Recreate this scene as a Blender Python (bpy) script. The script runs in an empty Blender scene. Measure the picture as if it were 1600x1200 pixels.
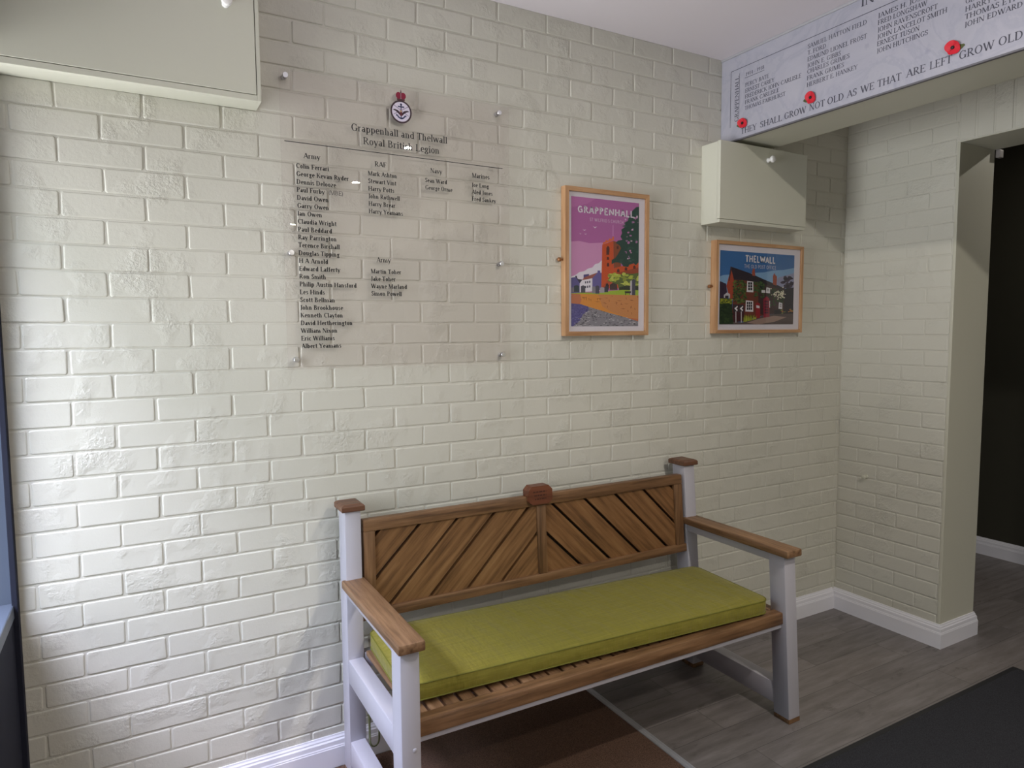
import bpy, bmesh, math, random
from mathutils import Vector, Matrix

# ------------------------------------------------------------------ camera, light, exposure
sc = bpy.context.scene
COL = sc.collection
random.seed(7)

cam_d = bpy.data.cameras.new('camera')
cam = bpy.data.objects.new('camera', cam_d)
COL.objects.link(cam)
cx, cdn, cf = (Vector((0.8721, -0.4894, -0.0066)), Vector((-0.0438, -0.0646, -0.9969)), Vector((0.4874, 0.8697, -0.0778)))
M = Matrix.Identity(4)
for i in range(3):
    M[i][0] = cx[i]; M[i][1] = -cdn[i]; M[i][2] = -cf[i]
M.translation = (0.1624, -2.4139, 1.5943)
cam.matrix_world = M
cam_d.sensor_width = 36.0
cam_d.lens = 1061.42 / 1600 * 36
cam_d.clip_start = 0.02
sc.camera = cam

world = bpy.data.worlds.new('daylight')
sc.world = world
world.use_nodes = True
bg = world.node_tree.nodes['Background']
# invented surroundings, shaped to fit the light indoors: dim low sky, a bright hazy sun band high up, bright ground straight out of
# the window and dimmed ground along the front
def _world():
    nt = world.node_tree
    new = nt.nodes.new
    tc = new('ShaderNodeTexCoord'); sp = new('ShaderNodeSeparateXYZ'); nt.links.new(tc.outputs['Generated'], sp.inputs[0])
    mr = new('ShaderNodeMapRange'); mr.inputs['From Min'].default_value = -1; nt.links.new(sp.outputs['Z'], mr.inputs['Value'])
    cr = new('ShaderNodeValToRGB'); nt.links.new(mr.outputs[0], cr.inputs['Fac'])
    k = 80.0
    stops = [(-.03, GROUND), (.03, LOW), (.38, LOW), (.43, MID), (.66, MID), (.72, HIGH), (.86, HIGH), (.92, MID)]
    while len(cr.color_ramp.elements) < len(stops): cr.color_ramp.elements.new(0.5)
    for e, (z, c) in zip(cr.color_ramp.elements, stops):
        e.position = (z + 1) / 2; e.color = (c[0] / k, c[1] / k, c[2] / k, 1)
    az = new('ShaderNodeMapRange'); az.inputs['From Min'].default_value = -.50; az.inputs['From Max'].default_value = -.28
    az.inputs['To Min'].default_value = SIDE_DIM
    nt.links.new(sp.outputs['Y'], az.inputs['Value'])
    below = new('ShaderNodeMath'); below.operation = 'LESS_THAN'; below.inputs[1].default_value = 0.0; nt.links.new(sp.outputs['Z'], below.inputs[0])
    mx = new('ShaderNodeMix'); mx.data_type = 'RGBA'; mx.blend_type = 'MULTIPLY'
    nt.links.new(below.outputs[0], mx.inputs['Factor']); nt.links.new(cr.outputs['Color'], mx.inputs['A']); nt.links.new(az.outputs[0], mx.inputs['B'])
    # added brighter patch of low sky on one side, to lift the middle of the wall
    gp = new('ShaderNodeValToRGB'); my = new('ShaderNodeMapRange'); my.inputs['From Min'].default_value = -1; nt.links.new(sp.outputs['Y'], my.inputs['Value']); nt.links.new(my.outputs[0], gp.inputs['Fac'])
    gs = [(-.74, 0), (-.66, 1), (-.38, 1), (-.28, 0)]
    while len(gp.color_ramp.elements) < 4: gp.color_ramp.elements.new(0.5)
    for e, (y, v) in zip(gp.color_ramp.elements, gs): e.position = (y + 1) / 2; e.color = (v, v, v, 1)
    up = new('ShaderNodeMapRange'); up.inputs['From Min'].default_value = .0; up.inputs['From Max'].default_value = .06; nt.links.new(sp.outputs['Z'], up.inputs['Value'])
    dn = new('ShaderNodeMapRange'); dn.inputs['From Min'].default_value = .5; dn.inputs['From Max'].default_value = .4; nt.links.new(sp.outputs['Z'], dn.inputs['Value'])
    m1 = new('ShaderNodeMath'); m1.operation = 'MULTIPLY'; nt.links.new(up.outputs[0], m1.inputs[0]); nt.links.new(dn.outputs[0], m1.inputs[1])
    m2 = new('ShaderNodeMath'); m2.operation = 'MULTIPLY'; nt.links.new(m1.outputs[0], m2.inputs[0]); nt.links.new(gp.outputs['Color'], m2.inputs[1])
    m3 = new('ShaderNodeMix'); m3.data_type = 'RGBA'; nt.links.new(m2.outputs[0], m3.inputs['Factor'])
    nt.links.new(mx.outputs['Result'], m3.inputs['A']); m3.inputs['B'].default_value = (LOW_GLOW[0] / k, LOW_GLOW[1] / k, LOW_GLOW[2] / k, 1)
    nt.links.new(m3.outputs['Result'], bg.inputs['Color'])
    bg.inputs['Strength'].default_value = k
GROUND, LOW, MID, HIGH, SIDE_DIM = (16.5, 16.2, 16.8), (1.6, 1.6, 1.6), (3.0, 4.3, 5.2), (42, 41.5, 54), .03
LOW_GLOW = (11.6, 11.7, 13.0)
_world()


def area_portal(y0, y1, z0, z1):
    d = bpy.data.lights.new('window_daylight', 'AREA')
    d.shape = 'RECTANGLE'; d.size = y1 - y0; d.size_y = z1 - z0
    d.cycles.is_portal = True
    o = bpy.data.objects.new('window_daylight', d)
    COL.objects.link(o)
    o.location = (-0.52, (y0 + y1) / 2, (z0 + z1) / 2)
    o.rotation_euler = (math.radians(90), 0, math.radians(-90))
    return o
WIN = (-1.30, -0.012, 0.81, 2.36)      # y0, y1, z0, z1 of the window beside the bench wall
FILL_WIN = (-5.6, -4.2, 0.81, 2.36)       # unseen window added far behind the camera to even out the light
area_portal(*WIN)
area_portal(*FILL_WIN)
SPOT_W = 30.0
HALL_FILL_W = 9.0  # added lamp that brightens the hall, out of view
LAMP_COL, LAMP_SPREAD = (1, .94, .85), 180

sc.view_settings.view_transform = 'Standard'
sc.view_settings.look = 'None'
sc.view_settings.exposure = -0.30
sc.view_settings.gamma = 1.0
sc.view_settings.use_curve_mapping = False
try:
    sc.cycles.use_denoising = True
    sc.cycles.max_bounces = 10
    sc.cycles.diffuse_bounces = 6
    sc.cycles.transparent_max_bounces = 16
    sc.cycles.sample_clamp_indirect = 6.0
except Exception:
    pass

# ------------------------------------------------------------------ materials
def srgb(r, g, b):
    f = lambda c: (c / 255 / 12.92) if c <= 10 else ((c / 255 + 0.055) / 1.055) ** 2.4
    return (f(r), f(g), f(b), 1)

def mat(name, col, rough=0.5, metal=0.0, spec=0.5):
    m = bpy.data.materials.new(name); m.use_nodes = True
    b = m.node_tree.nodes['Principled BSDF']
    b.inputs['Base Color'].default_value = col if len(col) == 4 else (*col, 1)
    b.inputs['Roughness'].default_value = rough
    b.inputs['Metallic'].default_value = metal
    b.inputs['Specular IOR Level'].default_value = spec
    return m

def N(m, t, **kw):
    n = m.node_tree.nodes.new(t)
    for k, v in kw.items(): setattr(n, k, v)
    return n
def L(m, a, b): m.node_tree.links.new(a, b)
def P(m): return m.node_tree.nodes['Principled BSDF']

def coords(m, scale=(1, 1, 1), rot=(0, 0, 0)):
    tc = N(m, 'ShaderNodeTexCoord'); mp = N(m, 'ShaderNodeMapping')
    mp.inputs['Scale'].default_value = scale; mp.inputs['Rotation'].default_value = rot
    L(m, tc.outputs['Object'], mp.inputs['Vector'])
    return mp.outputs['Vector']

def noise(m, vec, scale, detail=4, rough=0.55):
    n = N(m, 'ShaderNodeTexNoise')
    n.inputs['Scale'].default_value = scale; n.inputs['Detail'].default_value = detail; n.inputs['Roughness'].default_value = rough
    L(m, vec, n.inputs['Vector'])
    return n.outputs['Fac']

def ramp(m, fac, stops):
    r = N(m, 'ShaderNodeValToRGB')
    while len(r.color_ramp.elements) < len(stops): r.color_ramp.elements.new(0.5)
    for e, (p, c) in zip(r.color_ramp.elements, stops): e.position = p; e.color = c
    L(m, fac, r.inputs['Fac'])
    return r.outputs['Color']

def bump(m, h, strength, dist, normal=None):
    b = N(m, 'ShaderNodeBump')
    b.inputs['Strength'].default_value = strength; b.inputs['Distance'].default_value = dist
    L(m, h, b.inputs['Height'])
    if normal is not None: L(m, normal, b.inputs['Normal'])
    return b.outputs['Normal']

def brick_paint():
    m = mat('painted_brick', (0.61, 0.60, 0.51), 0.42)
    v = coords(m)
    fine = noise(m, v, 220, 3)
    mid = noise(m, v, 74, 5, 0.62)
    patch = noise(m, v, 7, 2)
    pr = ramp(m, patch, [(0.50, (0, 0, 0, 1)), (0.68, (1, 1, 1, 1))])
    mul = N(m, 'ShaderNodeMath', operation='MULTIPLY'); L(m, mid, mul.inputs[0]); L(m, pr, mul.inputs[1])
    n1 = bump(m, fine, 0.25, 0.0012)
    n2 = bump(m, mid, 0.28, 0.003, n1)
    n3 = bump(m, mul.outputs[0], 0.72, 0.0075, n2)
    L(m, n3, P(m).inputs['Normal'])
    c = ramp(m, noise(m, v, 2.2, 2), [(0.3, (0.60, 0.585, 0.51, 1)), (0.7, (0.63, 0.612, 0.54, 1))])
    L(m, c, P(m).inputs['Base Color'])
    return m

def flat_paint(name, col, rough=0.5, bumpy=0.05, scale=90):
    m = mat(name, col, rough)
    L(m, bump(m, noise(m, coords(m), scale, 3), bumpy, 0.002), P(m).inputs['Normal'])
    return m

def wood(name, dark, mid, light, axis='x', rough=0.5, scale=1.0):
    m = mat(name, mid, rough)
    s = {'x': (1.6, 26, 26), 'y': (26, 1.6, 26), 'z': (26, 26, 1.6), 'p': (19, 26, 1.2), 'q': (19, 26, 1.2)}[axis]
    rot = {'p': (0, math.radians(-45), 0), 'q': (0, math.radians(45), 0)}.get(axis, (0, 0, 0))
    v = coords(m, tuple(k * scale for k in s), (0, 0, 0))
    if axis in 'pq':
        tc = N(m, 'ShaderNodeTexCoord')
        r = N(m, 'ShaderNodeVectorRotate', rotation_type='Y_AXIS'); r.inputs['Angle'].default_value = rot[1]
        mp = N(m, 'ShaderNodeMapping'); mp.inputs['Scale'].default_value = tuple(k * scale for k in (26, 26, 1.6))
        L(m, tc.outputs['Object'], r.inputs['Vector']); L(m, r.outputs['Vector'], mp.inputs['Vector'])
        v = mp.outputs['Vector']
    f = noise(m, v, 2.2, 8, 0.62)
    c = ramp(m, f, [(0.28, dark), (0.5, mid), (0.74, light)])
    big = noise(m, coords(m), 5, 3)
    mx = N(m, 'ShaderNodeMix', data_type='RGBA', blend_type='MULTIPLY')
    mx.inputs['Factor'].default_value = 0.45
    L(m, c, mx.inputs['A']); L(m, ramp(m, big, [(0.3, (0.62, 0.6, 0.58, 1)), (0.7, (1, 1, 1, 1))]), mx.inputs['B'])
    L(m, mx.outputs['Result'], P(m).inputs['Base Color'])
    L(m, bump(m, f, 0.2, 0.002), P(m).inputs['Normal'])
    return m

def plank_floor():
    m = mat('grey_plank_floor', (0.2, 0.19, 0.18), 0.42)
    v = coords(m)
    mp = N(m, 'ShaderNodeMapping'); mp.inputs['Location'].default_value = (0.27, 0.098, 0)
    L(m, v, mp.inputs['Vector'])
    br = N(m, 'ShaderNodeTexBrick'); br.offset = 0.37
    br.inputs['Scale'].default_value = 1.0
    br.inputs['Brick Width'].default_value = 1.22; br.inputs['Row Height'].default_value = 0.152
    br.inputs['Mortar Size'].default_value = 0.0012; br.inputs['Mortar Smooth'].default_value = 0.2
    br.inputs['Color1'].default_value = (0.0, 0, 0, 1); br.inputs['Color2'].default_value = (1, 1, 1, 1); br.inputs['Mortar'].default_value = (0.3, 0.3, 0.3, 1)
    L(m, mp.outputs['Vector'], br.inputs['Vector'])
    tone = ramp(m, br.outputs['Color'], [(0.0, (0.90, 0.90, 0.90, 1)), (1.0, (1.07, 1.06, 1.05, 1))])
    off = N(m, 'ShaderNodeVectorMath', operation='ADD')
    L(m, v, off.inputs[0]); L(m, br.outputs['Color'], off.inputs[1])
    st = N(m, 'ShaderNodeMapping'); st.inputs['Scale'].default_value = (1.5, 11, 1)
    L(m, off.outputs[0], st.inputs['Vector'])
    g = noise(m, st.outputs['Vector'], 2.4, 8, 0.66)
    c = ramp(m, g, [(0.25, srgb(98, 92, 89)), (0.48, srgb(116, 110, 108)), (0.75, srgb(136, 130, 129))])
    mx = N(m, 'ShaderNodeMix', data_type='RGBA', blend_type='MULTIPLY'); mx.inputs['Factor'].default_value = 1
    L(m, c, mx.inputs['A']); L(m, tone, mx.inputs['B'])
    # dark knots
    kn = N(m, 'ShaderNodeMapping'); kn.inputs['Scale'].default_value = (4.5, 9, 1); L(m, off.outputs[0], kn.inputs['Vector'])
    kf = ramp(m, noise(m, kn.outputs['Vector'], 1.3, 5, 0.7), [(0.27, (0.55, 0.52, 0.5, 1)), (0.40, (1, 1, 1, 1))])
    mx2 = N(m, 'ShaderNodeMix', data_type='RGBA', blend_type='MULTIPLY'); mx2.inputs['Factor'].default_value = 1
    L(m, mx.outputs['Result'], mx2.inputs['A']); L(m, kf, mx2.inputs['B'])
    seam = N(m, 'ShaderNodeMix', data_type='RGBA'); L(m, br.outputs['Fac'], seam.inputs['Factor'])
    L(m, mx2.outputs['Result'], seam.inputs['A']); seam.inputs['B'].default_value = srgb(70, 66, 64)
    L(m, seam.outputs['Result'], P(m).inputs['Base Color'])
    L(m, bump(m, g, 0.08, 0.002), P(m).inputs['Normal'])
    return m

def pile(name, c0, c1, scale, strength, stretch=(1, 1, 1), rough=0.95):
    m = mat(name, c0, rough, spec=0.15)
    v = coords(m, stretch)
    f = noise(m, v, scale, 3, 0.7)
    L(m, ramp(m, f, [(0.3, c0), (0.7, c1)]), P(m).inputs['Base Color'])
    L(m, bump(m, f, strength, 0.004), P(m).inputs['Normal'])
    return m

def marble():
    m = mat('marble_board', (0.62, 0.64, 0.72), 0.28)
    v = coords(m)
    w = N(m, 'ShaderNodeTexNoise'); w.inputs['Scale'].default_value = 3.2; w.inputs['Detail'].default_value = 7; w.inputs['Roughness'].default_value = 0.62
    w.inputs['Distortion'].default_value = 1.6
    L(m, v, w.inputs['Vector'])
    c = ramp(m, w.outputs['Fac'], [(0.30, srgb(166, 166, 178)), (0.46, srgb(172, 171, 182)), (0.5, srgb(164, 164, 177)), (0.55, srgb(171, 170, 182)), (0.7, srgb(176, 175, 185))])
    sp = ramp(m, noise(m, v, 14, 3), [(0.64, (1, 1, 1, 1)), (0.76, (0.82, 0.82, 0.88, 1))])
    mx = N(m, 'ShaderNodeMix', data_type='RGBA', blend_type='MULTIPLY'); mx.inputs['Factor'].default_value = 1
    L(m, c, mx.inputs['A']); L(m, sp, mx.inputs['B'])
    L(m, mx.outputs['Result'], P(m).inputs['Base Color'])
    return m

def clear(name, tint=(1, 1, 1, 1), ior=1.49, rough=0.0, gain=1.0):
    m = bpy.data.materials.new(name); m.use_nodes = True
    nt = m.node_tree; nt.nodes.remove(P(m))
    out = [n for n in nt.nodes if n.type == 'OUTPUT_MATERIAL'][0]
    t = N(m, 'ShaderNodeBsdfTransparent'); t.inputs['Color'].default_value = tint
    g = N(m, 'ShaderNodeBsdfGlossy'); g.inputs['Roughness'].default_value = rough
    f = N(m, 'ShaderNodeFresnel'); f.inputs['IOR'].default_value = ior
    mu = N(m, 'ShaderNodeMath', operation='MULTIPLY'); mu.inputs[1].default_value = gain; mu.use_clamp = True
    # only the face towards the viewer mirrors; the inner side of a thin sheet just lets light through
    geo = N(m, 'ShaderNodeNewGeometry'); inv = N(m, 'ShaderNodeMath', operation='SUBTRACT'); inv.inputs[0].default_value = gain
    bk = N(m, 'ShaderNodeMath', operation='MULTIPLY'); bk.inputs[1].default_value = gain
    L(m, geo.outputs['Backfacing'], bk.inputs[0]); L(m, bk.outputs[0], inv.inputs[1])
    L(m, f.outputs[0], mu.inputs[0]); L(m, inv.outputs[0], mu.inputs[1])
    mx = N(m, 'ShaderNodeMixShader'); L(m, mu.outputs[0], mx.inputs[0]); L(m, t.outputs[0], mx.inputs[1]); L(m, g.outputs[0], mx.inputs[2])
    L(m, mx.outputs[0], out.inputs['Surface'])
    return m

def printed(name):
    m = mat(name, (1, 1, 1), 0.55, spec=0.3)
    a = N(m, 'ShaderNodeAttribute'); a.attribute_name = 'ink'
    L(m, a.outputs['Color'], P(m).inputs['Base Color'])
    return m

def fabric():
    m = mat('lime_fabric', (0.3, 0.3, 0.05), 0.62, spec=0.35)
    P(m).inputs['Sheen Weight'].default_value = 0.12
    tc = N(m, 'ShaderNodeTexCoord')
    wv = []
    for ax, sc_ in (('X', 420), ('Y', 420)):
        w = N(m, 'ShaderNodeTexWave', bands_direction=ax); w.inputs['Scale'].default_value = sc_ / 6.3; w.inputs['Distortion'].default_value = 0.6
        L(m, tc.outputs['Object'], w.inputs['Vector']); wv.append(w.outputs['Fac'])
    ad = N(m, 'ShaderNodeMath', operation='ADD'); L(m, wv[0], ad.inputs[0]); L(m, wv[1], ad.inputs[1])
    slub = noise(m, coords(m, (3, 60, 60)), 3, 4)
    L(m, ramp(m, slub, [(0.3, srgb(122, 115, 36)), (0.7, srgb(140, 132, 50))]), P(m).inputs['Base Color'])
    # soft wrinkles running across the seat near the middle
    wr = noise(m, coords(m, (5.5, 1.6, 2), (0, 0, math.radians(-22))), 4.2, 3, 0.5)
    n1 = bump(m, ad.outputs[0], 0.12, 0.0006)
    L(m, bump(m, wr, 0.8, 0.018, n1), P(m).inputs['Normal'])
    return m

MT = dict(
    brick=brick_paint(),
    cream=flat_paint('cream_paint', srgb(204, 203, 188), 0.4, 0.04),
    plaster=flat_paint('cream_plaster', srgb(200, 198, 182), 0.5, 0.06, 60),
    ceiling=flat_paint('ceiling_paint', srgb(226, 219, 224), 0.8, 0.03),
    gloss=flat_paint('white_gloss_paint', srgb(232, 231, 238), 0.3, 0.02, 30),
    bench_grey=flat_paint('pale_grey_bench_paint', srgb(184, 181, 190), 0.38, 0.06, 40),
    navy=flat_paint('navy_paint', srgb(36, 38, 50), 0.4, 0.03),
    navy_lit=flat_paint('navy_paint_lit', srgb(84, 92, 106), 0.35, 0.03),  # the navy paint again, skylight on jamb and sill put into its colour
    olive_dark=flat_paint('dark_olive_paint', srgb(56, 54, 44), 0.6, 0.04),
    wood_x=wood('bench_wood', srgb(74, 50, 30), srgb(124, 90, 60), srgb(152, 116, 82), 'x'),
    wood_y=wood('bench_wood_arm', srgb(86, 60, 38), srgb(138, 104, 74), srgb(164, 130, 98), 'y'),
    wood_z=wood('bench_wood_stile', srgb(74, 50, 30), srgb(122, 88, 58), srgb(150, 114, 80), 'z'),
    wood_p=wood('bench_board_wood', srgb(84, 56, 32), srgb(134, 96, 60), srgb(158, 120, 80), 'p', 0.48),
    wood_q=wood('bench_board_wood_reverse', srgb(84, 56, 32), srgb(132, 92, 56), srgb(156, 116, 76), 'q', 0.48),
    plaque=wood('plaque_wood', srgb(84, 44, 28), srgb(116, 66, 44), srgb(134, 80, 56), 'x', 0.4),
    cap=wood('cap_wood', srgb(76, 48, 34), srgb(110, 74, 54), srgb(136, 98, 72), 'x', 0.45),
    oak=wood('oak_frame_wood', srgb(168, 122, 84), srgb(196, 152, 110), srgb(216, 176, 136), 'z', 0.5),
    oak_x=wood('oak_frame_rail_wood', srgb(160, 114, 76), srgb(188, 144, 102), srgb(208, 168, 128), 'x', 0.5),
    floor=plank_floor(),
    coir=pile('brown_coir', srgb(66, 50, 43), srgb(126, 98, 82), 260, 0.9),
    black_mat=pile('charcoal_carpet', srgb(36, 36, 40), srgb(68, 68, 73), 320, 0.8),
    rubber=mat('black_rubber', srgb(30, 30, 33), 0.6),
    alu=mat('brushed_aluminium', (0.52, 0.52, 0.55), 0.45, 0.5),
    rail_grey=mat('grey_edge_strip', srgb(104, 102, 108), 0.5),
    steel=mat('satin_steel', (0.70, 0.70, 0.74), 0.3, 1.0),
    marble=marble(),
    ink=mat('black_ink', srgb(24, 24, 26), 0.5),
    engraved=mat('engraved_grey', srgb(72, 72, 84), 0.6),
    white_knob=mat('white_ceramic', srgb(240, 238, 236), 0.22),
    gap=mat('door_gap_shade', srgb(40, 38, 34), 0.8),  # shade in the cabinet door gaps, given as a colour
    board_gap_shade=mat('gap_shade_brown', srgb(34, 27, 26), 0.7),  # shade between the back boards, given as a colour
    fabric=fabric(),
    piping=mat('lime_piping', srgb(112, 110, 34), 0.7),
    olive_metal=mat('olive_cord', srgb(86, 88, 58), 0.4),
    paper=mat('white_paper', srgb(228, 222, 230), 0.6),
    red=mat('red_paper', srgb(205, 30, 48), 0.6),
    green=mat('green_paper', srgb(78, 84, 44), 0.6),
    black=mat('black_plastic', srgb(22, 20, 24), 0.5),
    brass=mat('aged_brass', srgb(150, 104, 66), 0.4, 0.4),
    grey_plastic=mat('grey_plastic', srgb(150, 144, 142), 0.4),
    engr_wood=mat('engraved_wood', srgb(70, 38, 26), 0.6),
    print=printed('poster_ink'),
    acrylic=clear('clear_acrylic', (0.985, 0.975, 0.975, 1), 1.49),
    glass=clear('picture_glass', (0.97, 0.97, 0.97, 1), 1.5),
    window_glass=clear('window_glass', (0.96, 0.98, 0.97, 1), 1.5),
)
P(MT['navy']).inputs['Specular IOR Level'].default_value = 0.15; P(MT['navy']).inputs['Roughness'].default_value = 0.75
lamp = bpy.data.materials.new('lamp_glow'); lamp.use_nodes = True
P(lamp).inputs['Emission Color'].default_value = (1, 0.93, 0.86, 1)
P(lamp).inputs['Emission Strength'].default_value = 22
MT['lamp'] = lamp

# ------------------------------------------------------------------ mesh helpers
class MB:
    def __init__(s): s.v = []; s.f = []; s.c = []
    def quadstrip(s, rings, cap=True, closed=True):
        n = len(rings[0]); b = len(s.v)
        for r in rings: s.v += [tuple(p) for p in r]
        for i in range(len(rings) - 1):
            for j in range(n if closed else n - 1):
                k = (j + 1) % n
                s.f.append((b + i * n + j, b + i * n + k, b + (i + 1) * n + k, b + (i + 1) * n + j))
        if cap:
            s.f.append(tuple(b + j for j in reversed(range(n))))
            s.f.append(tuple(b + (len(rings) - 1) * n + j for j in range(n)))
        return s
    def box(s, x0, x1, y0, y1, z0, z1, bev=0.0):
        if x0 > x1: x0, x1 = x1, x0
        if y0 > y1: y0, y1 = y1, y0
        if z0 > z1: z0, z1 = z1, z0
        if bev <= 0:
            R = lambda z: [(x0, y0, z), (x1, y0, z), (x1, y1, z), (x0, y1, z)]
            return s.quadstrip([R(z0), R(z1)])
        bev = min(bev, (x1 - x0) / 2.01, (y1 - y0) / 2.01, (z1 - z0) / 2.01)
        def R(i, z):   # rounded rectangle, inset i
            a = bev - i
            pts = []
            k = bev
            X0, X1, Y0, Y1 = x0 + i, x1 - i, y0 + i, y1 - i
            q = max(k - i, 1e-5) * 0.999
            for (cx_, cy_, a0) in ((X1 - q, Y0 + q, -90), (X1 - q, Y1 - q, 0), (X0 + q, Y1 - q, 90), (X0 + q, Y0 + q, 180)):
                for t in (0, 45, 90):
                    an = math.radians(a0 + t)
                    pts.append((cx_ + q * math.cos(an), cy_ + q * math.sin(an), z))
            return pts
        h = bev
        return s.quadstrip([R(h * .98, z0), R(h * .3, z0 + h * .3), R(0, z0 + h), R(0, z1 - h), R(h * .3, z1 - h * .3), R(h * .98, z1)])
    def prism(s, poly, f0, f1):
        """poly: 2-D outline; f0, f1 map (a, b) to 3-D for the two ends"""
        return s.quadstrip([[f0(*p) for p in poly], [f1(*p) for p in poly]])
    def face(s, pts, col=None):
        b = len(s.v); s.v += [tuple(p) for p in pts]; s.f.append(tuple(range(b, b + len(pts))))
        if col is not None: s.c.append(col)
        return s
    def lathe(s, prof, origin, axis, n=20):
        a = Vector(axis).normalized(); u = a.orthogonal().normalized(); w = a.cross(u)
        o = Vector(origin); rings = []
        for r, h in prof:
            rings.append([o + a * h + (u * math.cos(t) + w * math.sin(t)) * max(r, 1e-5) for t in (2 * math.pi * k / n for k in range(n))])
        return s.quadstrip(rings)
    def tube(s, path, r, n=10, flat=1.0):
        pts = [Vector(p) for p in path]; rings = []
        up = None
        for i, p in enumerate(pts):
            d = (pts[min(i + 1, len(pts) - 1)] - pts[max(i - 1, 0)]).normalized()
            u = (up - d * up.dot(d)).normalized() if up else d.orthogonal().normalized()
            up = u; w = d.cross(u)
            rings.append([p + (u * math.cos(t) + w * math.sin(t) * flat) * r for t in (2 * math.pi * k / n for k in range(n))])
        return s.quadstrip(rings)

def link(name, mb, material, parent=None, smooth=False, warp=None, normals=True):
    me = bpy.data.meshes.new(name)
    off = Vector((0, 0, 0))
    q = parent
    while q is not None: off += q.location; q = q.parent
    vs = mb.v if warp is None else [warp(*p) for p in mb.v]
    me.from_pydata([tuple(Vector(p) - off) for p in vs], [], mb.f)
    if normals:
        bm = bmesh.new(); bm.from_mesh(me); bmesh.ops.recalc_face_normals(bm, faces=bm.faces[:]); bm.to_mesh(me); bm.free()
    me.materials.append(material)
    if mb.c:
        a = me.color_attributes.new('ink', 'FLOAT_COLOR', 'CORNER')
        i = 0
        for p, c in zip(me.polygons, mb.c):
            for li in p.loop_indices: a.data[li].color = c
    if smooth:
        for p in me.polygons: p.use_smooth = True
        try: me.set_sharp_from_angle(angle=math.radians(38))
        except Exception: pass
    o = bpy.data.objects.new(name, me); COL.objects.link(o)
    if parent is not None: o.parent = parent
    return o

def thing(name, loc, label, cat, group=None):
    o = bpy.data.objects.new(name, None); COL.objects.link(o)
    o.location = loc; o.empty_display_size = 0.1
    o['label'] = label; o['category'] = cat
    if group: o['group'] = group
    return o
def tag(o, label, cat, group=None):
    o['label'] = label; o['category'] = cat
    if group: o['group'] = group
    return o
def struct(name, mb, material, parent=None, **kw):
    o = link(name, mb, material, parent, **kw)
    if parent is None: o['kind'] = 'structure'
    return o

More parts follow.
